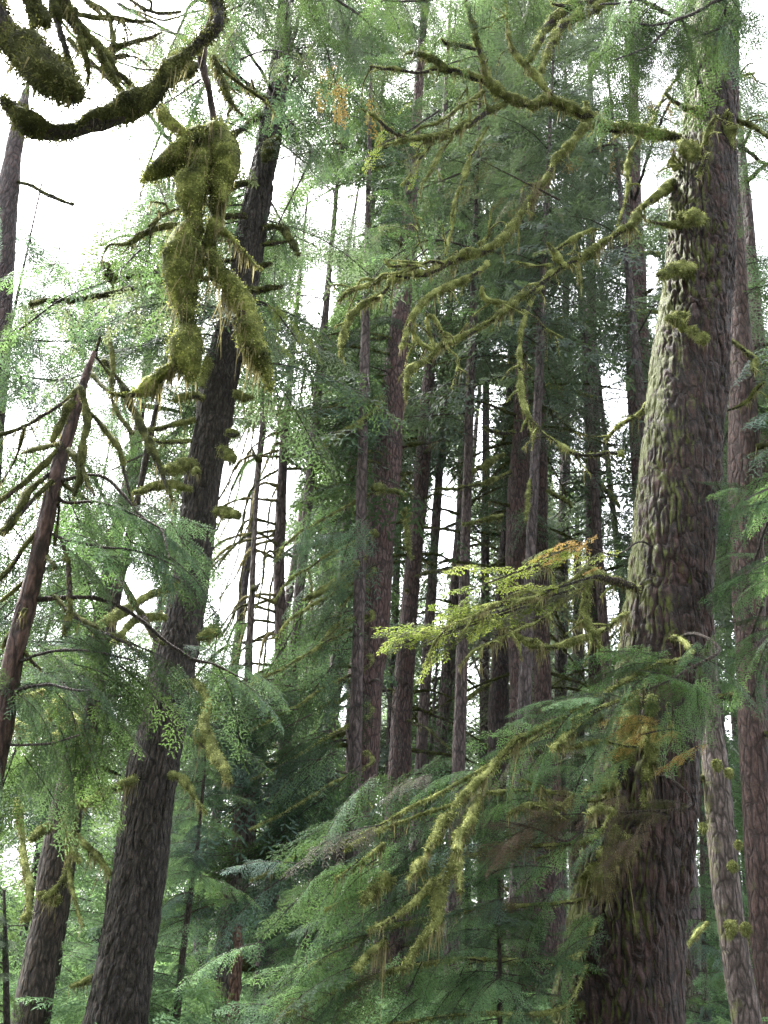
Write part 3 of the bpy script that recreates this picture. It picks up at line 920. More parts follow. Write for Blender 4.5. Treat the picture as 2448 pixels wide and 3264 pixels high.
# ------------------------------------------------ limbs of the great spruce
LB = [
    (2, [(1320, 610, 22), (1240, 592, 22), (1180, 585, 21), (1090, 565, 21), (980, 560, 22), (915, 525, 24), (870, 490, 26), (830, 483, 20), (740, 447, 22), (640, 462, 19), (560, 430, 21), (490, 390, 22), (430, 350, 19), (350, 325, 18), (270, 300, 17), (220, 262, 14), (160, 240, 13), (110, 228, 6)], 12, 10.6, 1.0, 1.1),
    (2, [(885, 520, 20), (876, 480, 18), (870, 440, 13)], 11.6, 11.5, 1.1, .5),
    (2, [(230, 300, 11), (150, 318, 11), (80, 306, 10), (0, 298, 10), (-60, 290, 8)], 10.8, 10.4, .9, .8),
    (2, [(465, 375, 15), (440, 300, 15), (405, 210, 14), (390, 120, 13), (362, 40, 11), (350, -40, 9)], 10.9, 10.4, .9, .6),
    (2, [(392, 215, 12), (330, 200, 14), (275, 192, 11), (250, 170, 6)], 10.7, 10.4, .9, .9),
    (2, [(715, 445, 16), (690, 385, 13), (630, 310, 12), (570, 240, 13), (545, 180, 8), (532, 60, 5), (525, 0, 4)], 11.3, 11.0, .9, .6),
    (2, [(520, 455, 11), (430, 500, 17), (350, 545, 18), (270, 580, 15), (190, 595, 13), (100, 605, 8), (0, 630, 6)], 11.2, 10.6, 1.0, 1.0),
    (2, [(190, 597, 9), (100, 600, 9), (40, 575, 11), (0, 545, 12), (-45, 505, 10), (-75, 488, 6)], 10.9, 10.6, 1.0, .7),
    (2, [(100, 1198, 10), (20, 1190, 10), (-60, 1230, 10), (-150, 1260, 8), (-200, 1300, 5)], 10.5, 10.3, 1.0, .9),
    (2, [(295, 600, 6), (240, 660, 9), (205, 730, 8), (160, 800, 5)], 11, 10.8, 1.0, .6),
    (2, [(215, 615, 6), (150, 690, 9), (110, 760, 6), (80, 800, 4)], 10.9, 10.7, 1.0, .6),
    (2, [(450, 545, 5), (390, 650, 8), (350, 740, 9), (310, 860, 8), (290, 930, 4)], 11, 10.9, 1.0, .5),
    (2, [(360, 540, 6), (370, 490, 6), (360, 420, 5), (355, 370, 4)], 11, 10.9, .8, .3),
    (2, [(430, 400, 9), (370, 440, 9), (320, 470, 7), (240, 530, 8), (170, 550, 5)], 11.2, 10.8, .9, .6),
    (2, [(885, 540, 12), (850, 570, 18), (800, 625, 17), (740, 700, 15), (680, 790, 14), (620, 880, 15), (560, 970, 17), (500, 1050, 20), (430, 1090, 20), (350, 1105, 21), (270, 1140, 22), (200, 1180, 17), (100, 1198, 14), (30, 1215, 12), (0, 1262, 12), (-70, 1300, 11), (-138, 1361, 12), (-181, 1482, 9), (-190, 1540, 4)], 11.4, 10.4, 1.0, 1.3),
    (2, [(270, 1140, 10), (200, 1130, 10), (130, 1160, 10), (60, 1180, 6), (0, 1185, 5)], 10.5, 10.3, .9, .8),
    (2, [(445, 1140, 12), (420, 1165, 13), (360, 1200, 13), (240, 1258, 13), (160, 1310, 12), (115, 1390, 11), (85, 1460, 10), (75, 1500, 6)], 10.8, 10.3, 1.0, 1.0),
    (2, [(190, 1130, 4), (150, 1040, 5), (140, 960, 5), (110, 880, 3)], 10.5, 10.4, .5, .1),
    (2, [(265, 1100, 7), (275, 1040, 6), (295, 985, 4)], 10.5, 10.5, .8, .3),
    (2, [(410, 1060, 8), (450, 1020, 9), (460, 990, 5)], 10.8, 10.8, 1, .3),
    (2, [(0, 1120, 5), (25, 1150, 9), (70, 1150, 10), (110, 1145, 5)], 10.3, 10.4, 1, .5),
    (2, [(1262, 775, 16), (1235, 800, 20), (1190, 845, 19), (1120, 895, 17), (1070, 970, 18), (1000, 1010, 15), (930, 1060, 17), (880, 1108, 14), (780, 1150, 15), (700, 1210, 15), (640, 1260, 13), (560, 1310, 19), (500, 1360, 12), (420, 1408, 12), (340, 1460, 13), (280, 1490, 11), (215, 1515, 10), (175, 1560, 9), (120, 1600, 12), (98, 1650, 12), (92, 1720, 8)], 12, 10.6, 1.0, 1.0),
    (2, [(775, 1150, 13), (740, 1100, 14), (715, 1065, 8), (700, 1045, 4)], 11.4, 11.2, .9, .5),
    (2, [(735, 1085, 9), (780, 1055, 9), (830, 1030, 11), (885, 1000, 8), (925, 990, 4)], 11.4, 11.6, 1, .6),
    (2, [(725, 1145, 7), (640, 1152, 7), (590, 1135, 4), (550, 1130, 3)], 11.3, 11.1, .7, .3),
    (2, [(530, 1310, 9), (450, 1300, 9), (425, 1270, 9), (425, 1240, 5)], 11, 10.8, 1, .5),
    (2, [(690, 1240, 9), (640, 1290, 11), (605, 1380, 10), (590, 1470, 9), (585, 1570, 11), (590, 1700, 15), (612, 1775, 11), (650, 1835, 9), (700, 1885, 8), (760, 1925, 11), (830, 1955, 13), (910, 1965, 13), (970, 1955, 13), (1035, 1958, 12)], 11.3, 10.6, .8, .7),
    (2, [(580, 1330, 5), (650, 1370, 5), (700, 1420, 5), (770, 1460, 3)], 11.1, 11, .6, .2),
    (2, [(215, 1515, 8), (200, 1450, 8), (190, 1380, 8), (215, 1370, 8), (250, 1430, 8), (265, 1460, 4)], 10.7, 10.6, 1, .5),
    (2, [(215, 1515, 7), (165, 1490, 8), (130, 1440, 9), (100, 1400, 5)], 10.7, 10.6, 1, .5),
    (2, [(270, 1500, 4), (320, 1560, 5), (290, 1680, 3)], 10.7, 10.6, .8, .4),
    (2, [(1370, 490, 16), (1330, 478, 16), (1290, 462, 14), (1245, 430, 13), (1215, 408, 7)], 11.6, 11.0, 1.1, .5),
    (2, [(1365, 690, 12), (1385, 620, 18), (1405, 560, 17), (1432, 505, 10)], 11.3, 11.0, 1.0, .4),
    (2, [(1505, 640, 14), (1495, 570, 24), (1485, 520, 24), (1500, 495, 14)], 11.6, 11.4, .5, .3),
    (2, [(1350, 780, 12), (1375, 720, 14), (1395, 665, 9)], 11.3, 11.1, 1, .4),
    (2, [(1310, 960, 16), (1250, 972, 13), (1190, 965, 10), (1140, 952, 4)], 11.8, 11.4, 1.1, .4),
    (2, [(1275, 1150, 16), (1230, 1175, 20), (1190, 1192, 12)], 11.7, 11.3, 1.2, .4),
    (2, [(1320, 1440, 14), (1270, 1395, 20), (1225, 1378, 13)], 11.6, 11.2, 1.2, .4),
    (2, [(1310, 718, 8), (1270, 716, 7), (1225, 713, 4)], 11.8, 11.5, 1, .3),
    (2, [(1265, 740, 10), (1250, 700, 12), (1255, 670, 8)], 11.8, 11.6, 1, .3),
    (2, [(1120, 560, 8), (1165, 520, 9), (1200, 440, 9), (1240, 370, 9), (1275, 325, 8), (1300, 270, 5)], 11.9, 12.3, .8, .3),
    (2, [(1100, 600, 7), (1070, 650, 9), (1050, 720, 9), (1055, 800, 6), (1040, 880, 4), (1010, 970, 3)], 11.8, 11.7, 1, .5),
    (2, [(1520, 520, 11), (1590, 550, 11), (1659, 592, 11), (1720, 620, 8)], 12, 11.7, .9, .4),
    (2, [(1500, 340, 8), (1550, 325, 6), (1600, 315, 4)], 12, 12.2, .7, .3),
    (2, [(1330, -20, 16), (1150, -40, 20), (980, 0, 22), (890, 60, 22), (800, 100, 21), (745, 150, 20), (710, 220, 18), (680, 310, 9)], 12.4, 11.8, .95, .5),
    (2, [(980, 0, 18), (880, 8, 18), (800, 30, 26), (735, 85, 22), (695, 130, 21), (650, 195, 18), (618, 255, 9)], 12.2, 12, .95, .5),
    (2, [(800, 35, 20), (765, 25, 14), (725, 14, 6)], 12, 11.9, .5, .3),
    (4, [(1100, 1075, 22), (1040, 1040, 32), (960, 1015, 26), (890, 1000, 24), (835, 995, 14)], 11.7, 11, .8, .9),
    (4, [(840, 985, 14), (835, 1020, 16), (850, 1060, 10)], 11, 11, 1, .4),
    (4, [(890, 1010, 16), (872, 1100, 20), (858, 1180, 17), (878, 1245, 16), (935, 1335, 10)], 11.1, 10.8, 1.1, 1.0),
    (4, [(845, 1010, 9), (760, 1060, 9), (640, 1110, 8), (500, 1130, 5), (380, 1190, 4), (250, 1240, 3)], 11, 9.9, .9, 1.6),
    (4, [(865, 1065, 8), (780, 1110, 9), (700, 1190, 10), (600, 1240, 6), (500, 1280, 4), (400, 1330, 3)], 11, 10.2, .9, 1.8),
    (4, [(1060, 1170, 8), (1020, 1190, 10), (960, 1240, 11), (880, 1275, 14), (780, 1310, 15), (700, 1320, 15), (620, 1300, 15), (568, 1268, 8)], 11.7, 10.6, 1.1, 1.0),
    (4, [(1500, 0, 8), (1560, 40, 12), (1600, 90, 16), (1590, 130, 10)], 12, 11.6, 1, .5),
    (4, [(1480, 300, 7), (1560, 270, 9), (1610, 215, 10), (1645, 180, 7)], 12, 11.6, 1.1, .5),
    (4, [(1150, 255, 12), (1110, 310, 12), (1040, 350, 12), (990, 390, 9), (950, 430, 6)], 12.4, 13.5, .7, .4),
    (6, [(1010, 430, 20), (950, 450, 27), (895, 470, 27), (855, 505, 18), (780, 535, 12), (700, 530, 11), (620, 545, 13), (540, 572, 7)], 11.2, 10.2, 1.1, 1.2),
]
for z, p, d0, d1, ms, st in LB:
    ln = sum(math.hypot(p[i][0] - p[i - 1][0], p[i][1] - p[i - 1][1]) for i in range(1, len(p)))
    limb(spruce, z, [(x, y, r * .78) for x, y, r in p], d0, d1, ms * .86, st * 1.2, tuft=.020, bulge=.5, twigs=int(ln / 65) if ln > 250 else 2)

# swathes of moss hanging down the front of the trunk (low)
for p, a in (([(1090, 60, 14), (1060, 200, 20), (1035, 320, 19), (1000, 430, 19), (990, 560, 15)], 11.2),
             ([(1160, 60, 18), (1165, 200, 16), (1158, 330, 14), (1130, 440, 14), (1128, 520, 8)], 11.1),
             ([(1230, 90, 12), (1240, 200, 12), (1230, 260, 8)], 11.1)):
    limb(spruce, 6, p, a, a, 1.1, .8, tuft=.03, bulge=.7, tufts=1.0)


def moss_clump(tree, zone, x, y, r, d, strands=1.0, mossm='moss', squash=.6, long=.18):
    """cushion of moss on bark with a hanging fringe"""
    px = zpix(zone, [(x, y, r)])[0]
    c = P(px[0], px[1], d)
    rr = px[2] * depth(c) / F
    u = RNG.normal(size=(900, 3))
    u = unit(u)
    s = random.randrange(999)
    # lumpy ball
    lat, lon = 14, 22
    th = np.linspace(0.05, math.pi - .05, lat)[:, None]
    ph = np.linspace(0, 2 * math.pi, lon, endpoint=False)[None, :]
    Nn = np.stack([np.sin(th) * np.cos(ph), np.sin(th) * np.sin(ph) * squash, np.cos(th) + 0 * ph], -1)
    V = c + Nn * rr * (1 + .75 * fbm((c + Nn * rr) * 9, s, 3))[..., None]
    i = np.arange(lat - 1)[:, None]
    j = np.arange(lon)[None, :]
    q = np.stack([i * lon + j, (i + 1) * lon + j, (i + 1) * lon + (j + 1) % lon, i * lon + (j + 1) % lon], -1).reshape(-1, 4)
    mb = MB()
    mb.add(V.reshape(-1, 3), q)
    V = V.reshape(-1, 3)
    N = Nn.reshape(-1, 3)
    nt = int(500 + 9000 * rr)
    idx = RNG.integers(0, len(V), nt)
    blades(mb, V[idx] + RNG.normal(size=(nt, 3)) * rr * .1, unit(N[idx] + RNG.normal(size=(nt, 3)) * .5), RNG.uniform(.5, 1.3, nt) * .035, np.full(nt, .0045), 0)
    ns = int(180 * strands)
    low = np.where(N[:, 2] < .2)[0]
    idx = RNG.choice(low, ns)
    blades(mb, V[idx], unit(np.array([0, 0, -1.0]) + RNG.normal(size=(ns, 3)) * .15), RNG.gamma(1.6, .5, ns) * long * .7, np.full(ns, .005), 1, .1)
    mb.obj('moss', [M[mossm], M['moss_pale']], c, tree.root)


for x, y, r, d in ((1040, 700, 28, 11.2), (980, 760, 40, 11.15), (920, 810, 36, 11.15), (870, 850, 26, 11.2), (960, 840, 24, 11.1), (1000, 640, 24, 11.2),
                   (850, 620, 0, 0)):
    if r:
        moss_clump(spruce, 6, x, y, r, d, 1.3)
for x, y, r, d in ((1330, 640, 40, 11.35), (1350, 930, 34, 11.35), (1300, 945, 30, 11.5), (1300, 1160, 30, 11.5), (1280, 1375, 30, 11.45), (1330, 1430, 26, 11.35), (1380, 1460, 20, 11.3)):
    moss_clump(spruce, 2, x, y, r, d, .5, long=.08)

# ------------------------------------------------ limbs and stubs of the left trunk
LL = [
    (3, [(850, 540, 14), (800, 545, 19), (745, 562, 19), (700, 562, 9)], 14.6, 14.2, 1.2, .8),
    (3, [(830, 640, 9), (720, 625, 15), (640, 645, 12), (580, 660, 7)], 14.6, 14.4, 1.1, .8),
    (3, [(880, 245, 11), (840, 238, 13), (780, 248, 12), (760, 262, 6)], 14.7, 14.4, 1.1, .6),
    (3, [(870, 200, 10), (880, 140, 14), (895, 90, 14), (890, 70, 8)], 14.3, 14.1, 1.0, .4),
    (3, [(1010, 225, 10), (1050, 240, 15), (1078, 238, 8)], 14.8, 14.6, 1.2, .4),
    (3, [(980, 400, 12), (1010, 402, 16), (1028, 400, 8)], 14.7, 14.6, 1.2, .5),
    (3, [(950, 470, 14), (985, 500, 22), (1022, 512, 12)], 14.6, 14.5, 1.3, .8),
    (3, [(930, 735, 14), (975, 745, 19), (1025, 757, 10)], 14.7, 14.4, 1.3, .7),
    (3, [(850, 1285, 12), (890, 1275, 17), (925, 1258, 22), (945, 1250, 10)], 14.6, 14.2, 1.2, .8),
    (3, [(830, 435, 8), (740, 440, 8), (650, 425, 8)], 14.8, 15, .7, .3),
    (3, [(840, 340, 8), (760, 355, 9), (690, 380, 9), (620, 385, 5)], 14.8, 15, .8, .3),
    (3, [(760, 1050, 12), (690, 1075, 16), (580, 1140, 14), (500, 1190, 14), (412, 1235, 8)], 14.6, 13.5, 1.2, .8),
    (3, [(720, 1195, 10), (620, 1195, 12), (565, 1215, 13), (520, 1270, 10), (490, 1310, 5)], 14.6, 13.6, 1.2, .8),
    (3, [(860, 575, 8), (845, 560, 10), (830, 570, 6)], 14.2, 14.1, 1.2, .4),
    (1, [(1130, 490, 10), (1060, 550, 11), (1000, 585, 9)], 14.8, 14.4, .8, .6),
    (1, [(1090, 790, 9), (1030, 800, 14), (985, 820, 9)], 14.7, 14.4, 1.1, .9),
    (1, [(1060, 930, 12), (1000, 935, 13), (950, 940, 8)], 14.6, 14.4, .9, 1.0),
    (1, [(1130, 985, 8), (1220, 990, 10), (1260, 1050, 11), (1290, 1100, 6)], 14.8, 14.4, .9, .8),
    (1, [(1130, 1060, 7), (1190, 1050, 8), (1235, 1045, 5)], 14.8, 14.6, .9, .5),
    (1, [(1110, 1160, 9), (1150, 1150, 10), (1172, 1140, 6)], 14.6, 14.5, 1.1, .5),
    (1, [(1070, 1255, 9), (1150, 1250, 11), (1215, 1238, 7)], 14.6, 14.4, 1.1, .6),
    (1, [(1200, 590, 12), (1165, 640, 18), (1145, 690, 10)], 14.2, 14.1, 1.2, .9),
    (1, [(1160, 440, 9), (1100, 400, 12), (1020, 370, 10), (960, 350, 6)], 14.8, 14.2, .8, .9),
    (5, [(580, 425, 10), (540, 437, 13), (440, 490, 16), (390, 515, 17), (355, 535, 13)], 14.6, 13.8, 1.2, 1.4),
    (5, [(740, 400, 12), (790, 420, 14), (820, 455, 12), (845, 505, 7), (890, 565, 4)], 14.7, 14.2, .8, .8),
    (5, [(770, 0, 10), (850, 10, 10), (890, 60, 12), (880, 160, 22), (880, 240, 28), (915, 300, 18), (945, 350, 14), (985, 430, 8)], 14.4, 12.8, 1.1, 1.2),
]
for z, p, d0, d1, ms, st in LL:
    limb(left, z, p, d0, d1, ms, st, mossm='moss' if z != 1 else 'moss_dark', tuft=.028)
# the lower-left trunk: stubs and hanging mossy boughs
for z, p, d0, d1 in ((5, [(220, 640, 10), (175, 650, 18), (135, 665, 10)], 15.6, 15.2), (5, [(250, 940, 16), (200, 925, 18), (165, 915, 8)], 15.5, 15.1),
                     (5, [(285, 810, 12), (265, 870, 18), (235, 910, 16), (190, 930, 10)], 15.2, 15), (5, [(310, 430, 10), (305, 520, 16), (290, 620, 18), (305, 700, 16), (345, 775, 6)], 15, 14.4),
                     (5, [(300, 420, 8), (320, 300, 12), (340, 180, 12), (350, 110, 8)], 15, 14.6), (5, [(120, 1010, 14), (100, 1010, 8)], 15.5, 15.2),
                     (5, [(330, 660, 8), (400, 730, 8), (480, 830, 6)], 15.2, 15), (5, [(290, 700, 5), (300, 850, 6), (330, 960, 6), (355, 1050, 4)], 15, 14.6),
                     (5, [(400, 210, 6), (380, 270, 12), (350, 310, 8)], 15.6, 15.4), (5, [(410, 1270, 10), (350, 1300, 9), (300, 1310, 4)], 15, 14.9)):
    limb(mids['l16'], z, p, d0, d1, 1.2, 1.0, tuft=.03)
for z, p in ((5, [(270, 60, 10), (250, 110, 20), (210, 150, 16), (190, 170, 8)]), (5, [(270, 160, 8), (320, 150, 14), (335, 180, 8)]), (5, [(250, 210, 8), (220, 235, 12), (200, 250, 6)]),
             (5, [(190, 30, 6), (100, 65, 8), (60, 60, 5)]), (5, [(75, 500, 8), (95, 650, 9), (105, 760, 10), (125, 850, 9), (128, 1000, 5)]), (5, [(50, 170, 8), (110, 200, 10), (140, 280, 5)])):
    limb(mids['l16'], z, p, 12.5, 12, 1.1, 1.0, tuft=.03)
# pale trunk pads at the right
for x, y, r in ((1440, 350, 20), (1490, 385, 14), (1380, 620, 13), (1505, 790, 16), (1495, 1060, 26), (1562, 1060, 14), (1530, 700, 11)):
    moss_clump(mids['r12'], 6, x, y, r, 14.0, .25, long=.06)
limb(mids['r12'], 6, [(1400, 1045, 8), (1350, 1090, 8), (1300, 1140, 5)], 14.4, 14, .9, .6)

# ------------------------------------------------ limbs of the central trees
for i in range(46):
    z = random.uniform(7, 27)
    a = random.uniform(2.3, 4.6)
    L = random.uniform(1.8, 4.2)
    b = mids['center'].at(z)
    dr = np.array([math.cos(a), math.sin(a) * .8, -.42])
    dr /= np.linalg.norm(dr)
    if blocked(b + dr * L * .8, random.random() * 1.5, False):
        continue
    limb3(mids['center'], [b, b + dr * L * .5 + np.array([0, 0, .25]), b + dr * L], [.045, .03, .01], .8, .25, mossm='moss_dark', dens=.3, tuft=.03)
CL = [(4, [(0, 645, 8), (60, 655, 9), (125, 668, 5)], 'center', 23), (3, [(1659, 240, 12), (1560, 290, 12), (1480, 300, 12), (1400, 310, 8), (1180, 300, 4)], 'center', 23),
      (3, [(1659, 270, 9), (1540, 370, 13), (1450, 420, 11), (1340, 500, 5)], 'center', 22), (3, [(1659, 640, 12), (1620, 640, 16)], 'center', 22.5),
      (3, [(1580, 940, 10), (1500, 1010, 16), (1460, 1050, 14), (1380, 1090, 13), (1320, 1120, 7)], 'center', 22), (3, [(1560, 1180, 10), (1440, 1250, 10), (1380, 1330, 5)], 'center', 22),
      (6, [(460, 0, 6), (350, 80, 8)], 'c5', 30),
      (4, [(550, 570, 8), (440, 610, 8), (330, 635, 7), (200, 640, 4)], 'c6b', 27), (4, [(520, 490, 8), (440, 530, 10), (390, 570, 9)], 'c6b', 27),
      (4, [(60, 500, 6), (20, 540, 6), (80, 590, 8), (125, 635, 6)], 'c4', 29), (4, [(560, 400, 8), (500, 390, 10), (430, 370, 6)], 'c6b', 27.5),
      (4, [(700, 190, 6), (780, 210, 7), (920, 245, 5)], 'c7', 28), (4, [(640, 590, 6), (620, 660, 9), (615, 780, 4)], 'c6b', 24),
      (4, [(700, 650, 6), (790, 690, 9), (810, 720, 5)], 'c7', 28), (4, [(935, 620, 6), (980, 670, 10), (1015, 715, 5)], 'c9', 34),
      (4, [(100, 730, 14), (100, 830, 9), (120, 940, 5)], 'c4', 26), (4, [(510, 760, 10), (430, 770, 8), (340, 790, 5)], 'c6b', 27), (2, [(1190, 1100, 7), (1100, 1100, 8), (960, 1160, 5)], 'c10', 26),
      (2, [(1200, 1350, 6), (1080, 1350, 8), (990, 1365, 4)], 'c10', 26), (2, [(910, 820, 5), (850, 870, 9), (780, 910, 8), (690, 900, 4)], 'c9', 34), (2, [(870, 1390, 9), (780, 1385, 10), (740, 1390, 6)], 'c9', 30),
      (5, [(1500, 60, 8), (1440, 90, 10), (1380, 110, 5)], 'center', 23), (5, [(1490, 560, 8), (1440, 600, 9), (1400, 640, 5)], 'center', 23)]
for z, p, k, d in CL:
    limb(mids[k], z, p, d, d - .5, 1.0, .4, tuft=.05, dens=.25)
for k, n in (('c5', 26), ('c4', 20), ('c6b', 22), ('c9', 18), ('c7', 14)):
    t = mids[k]
    for i in range(n):
        z = random.uniform(8, 24)
        a = random.uniform(0, 6.28)
        L = random.uniform(1.5, 4)
        b = t.at(z)
        dr = unit(np.array([math.cos(a), math.sin(a), random.uniform(-.6, -.1)]))
        limb3(t, [b, b + dr * L * .5 + np.array([0, 0, .2]), b + dr * L], [.05, .035, .012], .8, .3, mossm='moss_dark', dens=.15, tuft=.05)

for k in ('center', 'c4', 'c6a', 'c6b', 'c7', 'c9', 'c10', 'r11', 'r11b', 'l15', 'l19', 'r12'):
    t = mids[k]
    for i in range(9 if k != 'r12' else 4):
        z = random.uniform(2, min(24, t.zmax - 3))
        a = random.uniform(2.6, 6.8)
        L = random.uniform(.25, 1.3)
        b = t.at(z)
        dr = unit(np.array([math.cos(a), math.sin(a), random.uniform(-.5, .4)]))
        limb3(t, [b, b + dr * (t.rad(z) + L * .5), b + dr * (t.rad(z) + L)], [.06, .04, .015], .8, .5, mossm='moss_dark', dens=.2, tuft=.04)

# the half bare tree against the gap: long downswept twigs with pale moss
for i in range(46):
    z = random.uniform(7, 21)
    a = random.uniform(2.4, 4.4) if i % 3 else random.uniform(0, 6.28)
    L = random.uniform(2.0, 4.6)
    b = mids['l23'].at(z)
    dr = unit(np.array([math.cos(a) * .8, math.sin(a), random.uniform(-1.5, -.3)]))
    limb3(mids['l23'], [b, b + dr * L * .35 + np.array([math.cos(a) * .5, 0, .45]), b + dr * L * .8, b + dr * L * 1.05 + np.array([0, 0, -.5])], [.04, .03, .022, .008], .8, .5,
          mossm='moss_pale' if i % 2 == 0 else 'moss_dark', dens=.25, tuft=.05)

# ------------------------------------------------ the near overhanging tree: its stem stands left of the frame, limbs reach across the top
over = Tree('maple_tree', 'overhanging tree with shaggy moss-wrapped limbs crossing the upper left and hanging in bulging clumps', [
    (-330, 1100, 46), (-300, 700, 38), (-270, 300, 32), (-220, -60, 28), (-100, -300, 20)], 5.4, 'bark_left', sides=64, step=.05, amp=.01, guard=False)
OV = [
    (0, [(-100, -300, 14), (-40, -70, 16), (0, 22, 18), (30, 62, 20), (55, 85, 19), (74, 98, 10)], 5.4, 5.0, 1.0, .4, .035),
    (0, [(-100, -300, 14), (40, -150, 12), (180, -90, 12), (217, 0, 10), (200, 35, 9), (170, 65, 8), (150, 85, 11), (125, 103, 12), (100, 117, 13), (78, 126, 10), (50, 127, 11), (28, 123, 13), (12, 108, 9), (5, 98, 4)], 5.4, 5.2, .35, 1.0, .03),
    (0, [(26, -30, 6), (30, 0, 7), (34, 26, 5)], 5.6, 5.5, 1, .5, .03), (0, [(30, -10, 6), (44, 16, 6), (48, 26, 4)], 5.6, 5.5, 1, .5, .03),
    (0, [(60, -30, 6), (56, 10, 6), (62, 40, 5), (70, 70, 4), (73, 82, 2)], 6.2, 6.4, .9, .5, .022), (0, [(60, -20, 6), (75, 20, 4), (95, 45, 4), (115, 72, 5), (133, 92, 3)], 6.2, 6.4, .9, .6, .022),
    (0, [(75, 10, 3), (82, 45, 4), (88, 70, 3), (88, 85, 2)], 6.2, 6.4, .9, .6, .022), (0, [(98, 48, 3), (105, 66, 5), (120, 92, 3)], 6.2, 6.3, 1, .9, .022),
    (0, [(50, -20, 5), (62, 10, 5), (78, 30, 4), (90, 48, 3)], 6.3, 6.4, .9, .5, .022),
    (0, [(212, -60, 8), (217, 0, 9), (212, 25, 9), (203, 50, 7), (202, 65, 6), (206, 82, 5.5), (211, 98, 5), (215, 122, 5)], 5.6, 6.0, 0, 0, .03),
    (0, [(213, 55, 3), (222, 80, 3), (230, 102, 2.5), (242, 115, 1.5)], 6, 6, .7, .6, .022),
    (0, [(215, 60, 2), (235, 80, 2), (265, 100, 2)], 6, 6.2, .5, .2, .022),
    (0, [(200, 66, 3), (190, 70, 5), (178, 76, 5), (170, 84, 3)], 6, 5.8, 1.1, 1.6, .022),
]
for z, p, d0, d1, ms, st, tf in OV:
    limb(over, z, [(x, y + (5 if len(p) > 12 else 0), r * .72) for x, y, r in p], d0, d1, ms, st, wood='bark_mid' if ms == 0 else 'wood', mossm='moss_dark', tuft=tf, bulge=.3, tufts=1.1)
for p in ([(330, 60, 6), (420, 75, 9), (500, 78, 10), (570, 92, 8), (650, 95, 5)], [(430, 235, 7), (480, 215, 10), (560, 190, 9), (640, 170, 8), (700, 140, 4)], [(470, 60, 6), (485, 130, 8), (492, 200, 7)],
          [(460, 275, 6), (510, 250, 9), (550, 240, 6)], [(300, 170, 7), (350, 230, 9), (420, 290, 10), (480, 350, 9), (530, 400, 5)], [(340, 90, 7), (400, 180, 8), (440, 260, 7)],
          [(560, 0, 6), (620, 40, 8), (700, 60, 7), (780, 50, 5)], [(360, 0, 6), (420, 30, 8), (470, 60, 6)], [(780, 975, 8), (700, 980, 10), (620, 1010, 10), (560, 1050, 8), (500, 1060, 4)], [(780, 900, 6), (700, 930, 7), (640, 980, 5)],
          [(960, 260, 3), (1030, 350, 5), (1100, 410, 5), (1150, 440, 3)],
          [(930, 300, 6), (960, 380, 8), (1000, 450, 6), (985, 500, 3)]):
    limb(over, 1, p, 8.5, 8.3, .9, 1.0, mossm='moss_dark', tuft=.018, twigs=3)
limb(mids['l20'], 1, [(40, 765, 5), (90, 790, 6), (150, 815, 6), (230, 855, 8), (315, 885, 6)], 20, 19.5, .7, .5, mossm='moss_dark', tuft=.03)
limb(left, 1, [(1020, 1120, 7), (800, 1150, 9), (640, 1190, 10), (560, 1192, 10), (480, 1200, 16), (455, 1160, 14), (450, 1140, 6)], 14.8, 13, .9, .5, mossm='moss_dark', tuft=.03, twigs=3)
limb(left, 1, [(1010, 1200, 7), (800, 1215, 8), (600, 1240, 8), (400, 1285, 8), (280, 1300, 8), (180, 1305, 10), (135, 1312, 6)], 14.8, 13, .9, .6, mossm='moss_dark', tuft=.03, twigs=4)
HM = [  # the hanging clumps
    [(900, 575, 40), (925, 600, 66), (945, 670, 62), (950, 740, 50), (955, 810, 38), (958, 880, 14)],
    [(930, 585, 44), (865, 615, 62), (830, 655, 74), (780, 690, 62), (725, 700, 44), (665, 738, 22), (625, 762, 6)],
    [(870, 640, 50), (870, 710, 46), (850, 770, 54), (822, 820, 66), (815, 880, 56), (828, 940, 46), (835, 1000, 38)],
    [(900, 760, 40), (920, 840, 34), (925, 910, 34), (905, 980, 32), (900, 1040, 28), (895, 1080, 24)],
    [(835, 980, 36), (805, 1050, 54), (795, 1120, 82), (788, 1190, 84), (796, 1265, 62), (812, 1330, 34), (814, 1375, 28), (812, 1430, 46), (810, 1490, 60), (808, 1540, 62), (820, 1600, 34), (828, 1640, 10)],
    [(815, 1560, 24), (765, 1585, 26), (705, 1625, 34), (645, 1672, 44), (590, 1700, 26), (530, 1708, 9), (470, 1698, 5)],
    [(895, 1050, 24), (925, 1130, 32), (975, 1210, 44), (1020, 1290, 56), (1045, 1370, 54), (1070, 1450, 58), (1095, 1520, 48), (1135, 1570, 36), (1158, 1610, 22), (1158, 1680, 6)],
    [(940, 990, 26), (990, 1020, 14), (1040, 1070, 5), (1100, 1140, 4), (1130, 1165, 3)],
    [(690, 460, 12), (710, 505, 26), (745, 545, 26), (800, 580, 22), (850, 600, 20)],
]
for i, p in enumerate(HM):
    limb(over, 1, [(x, y, r * (.68 if i > 1 else .78)) for x, y, r in p], 6.0 - .05 * (i % 3), 5.9 + .08 * (i % 2), 1.5, 1.5, mossm='moss_hang', tuft=.015, bulge=.30, tufts=1.6)

# ------------------------------------------------ small things at the bottom
snag = Tree('broken_snag', 'broken stump of rotten red wood splintered at its top, beside the mottled trunk', [(234, 1030, 4.2), (235, 985, 4.0), (237, 955, 3.6), (237, 936, 3), (238, 924, .8)], 20, 'snag', cat='snag', sides=24, step=.06, amp=.05, guard=True, flare=1.1)

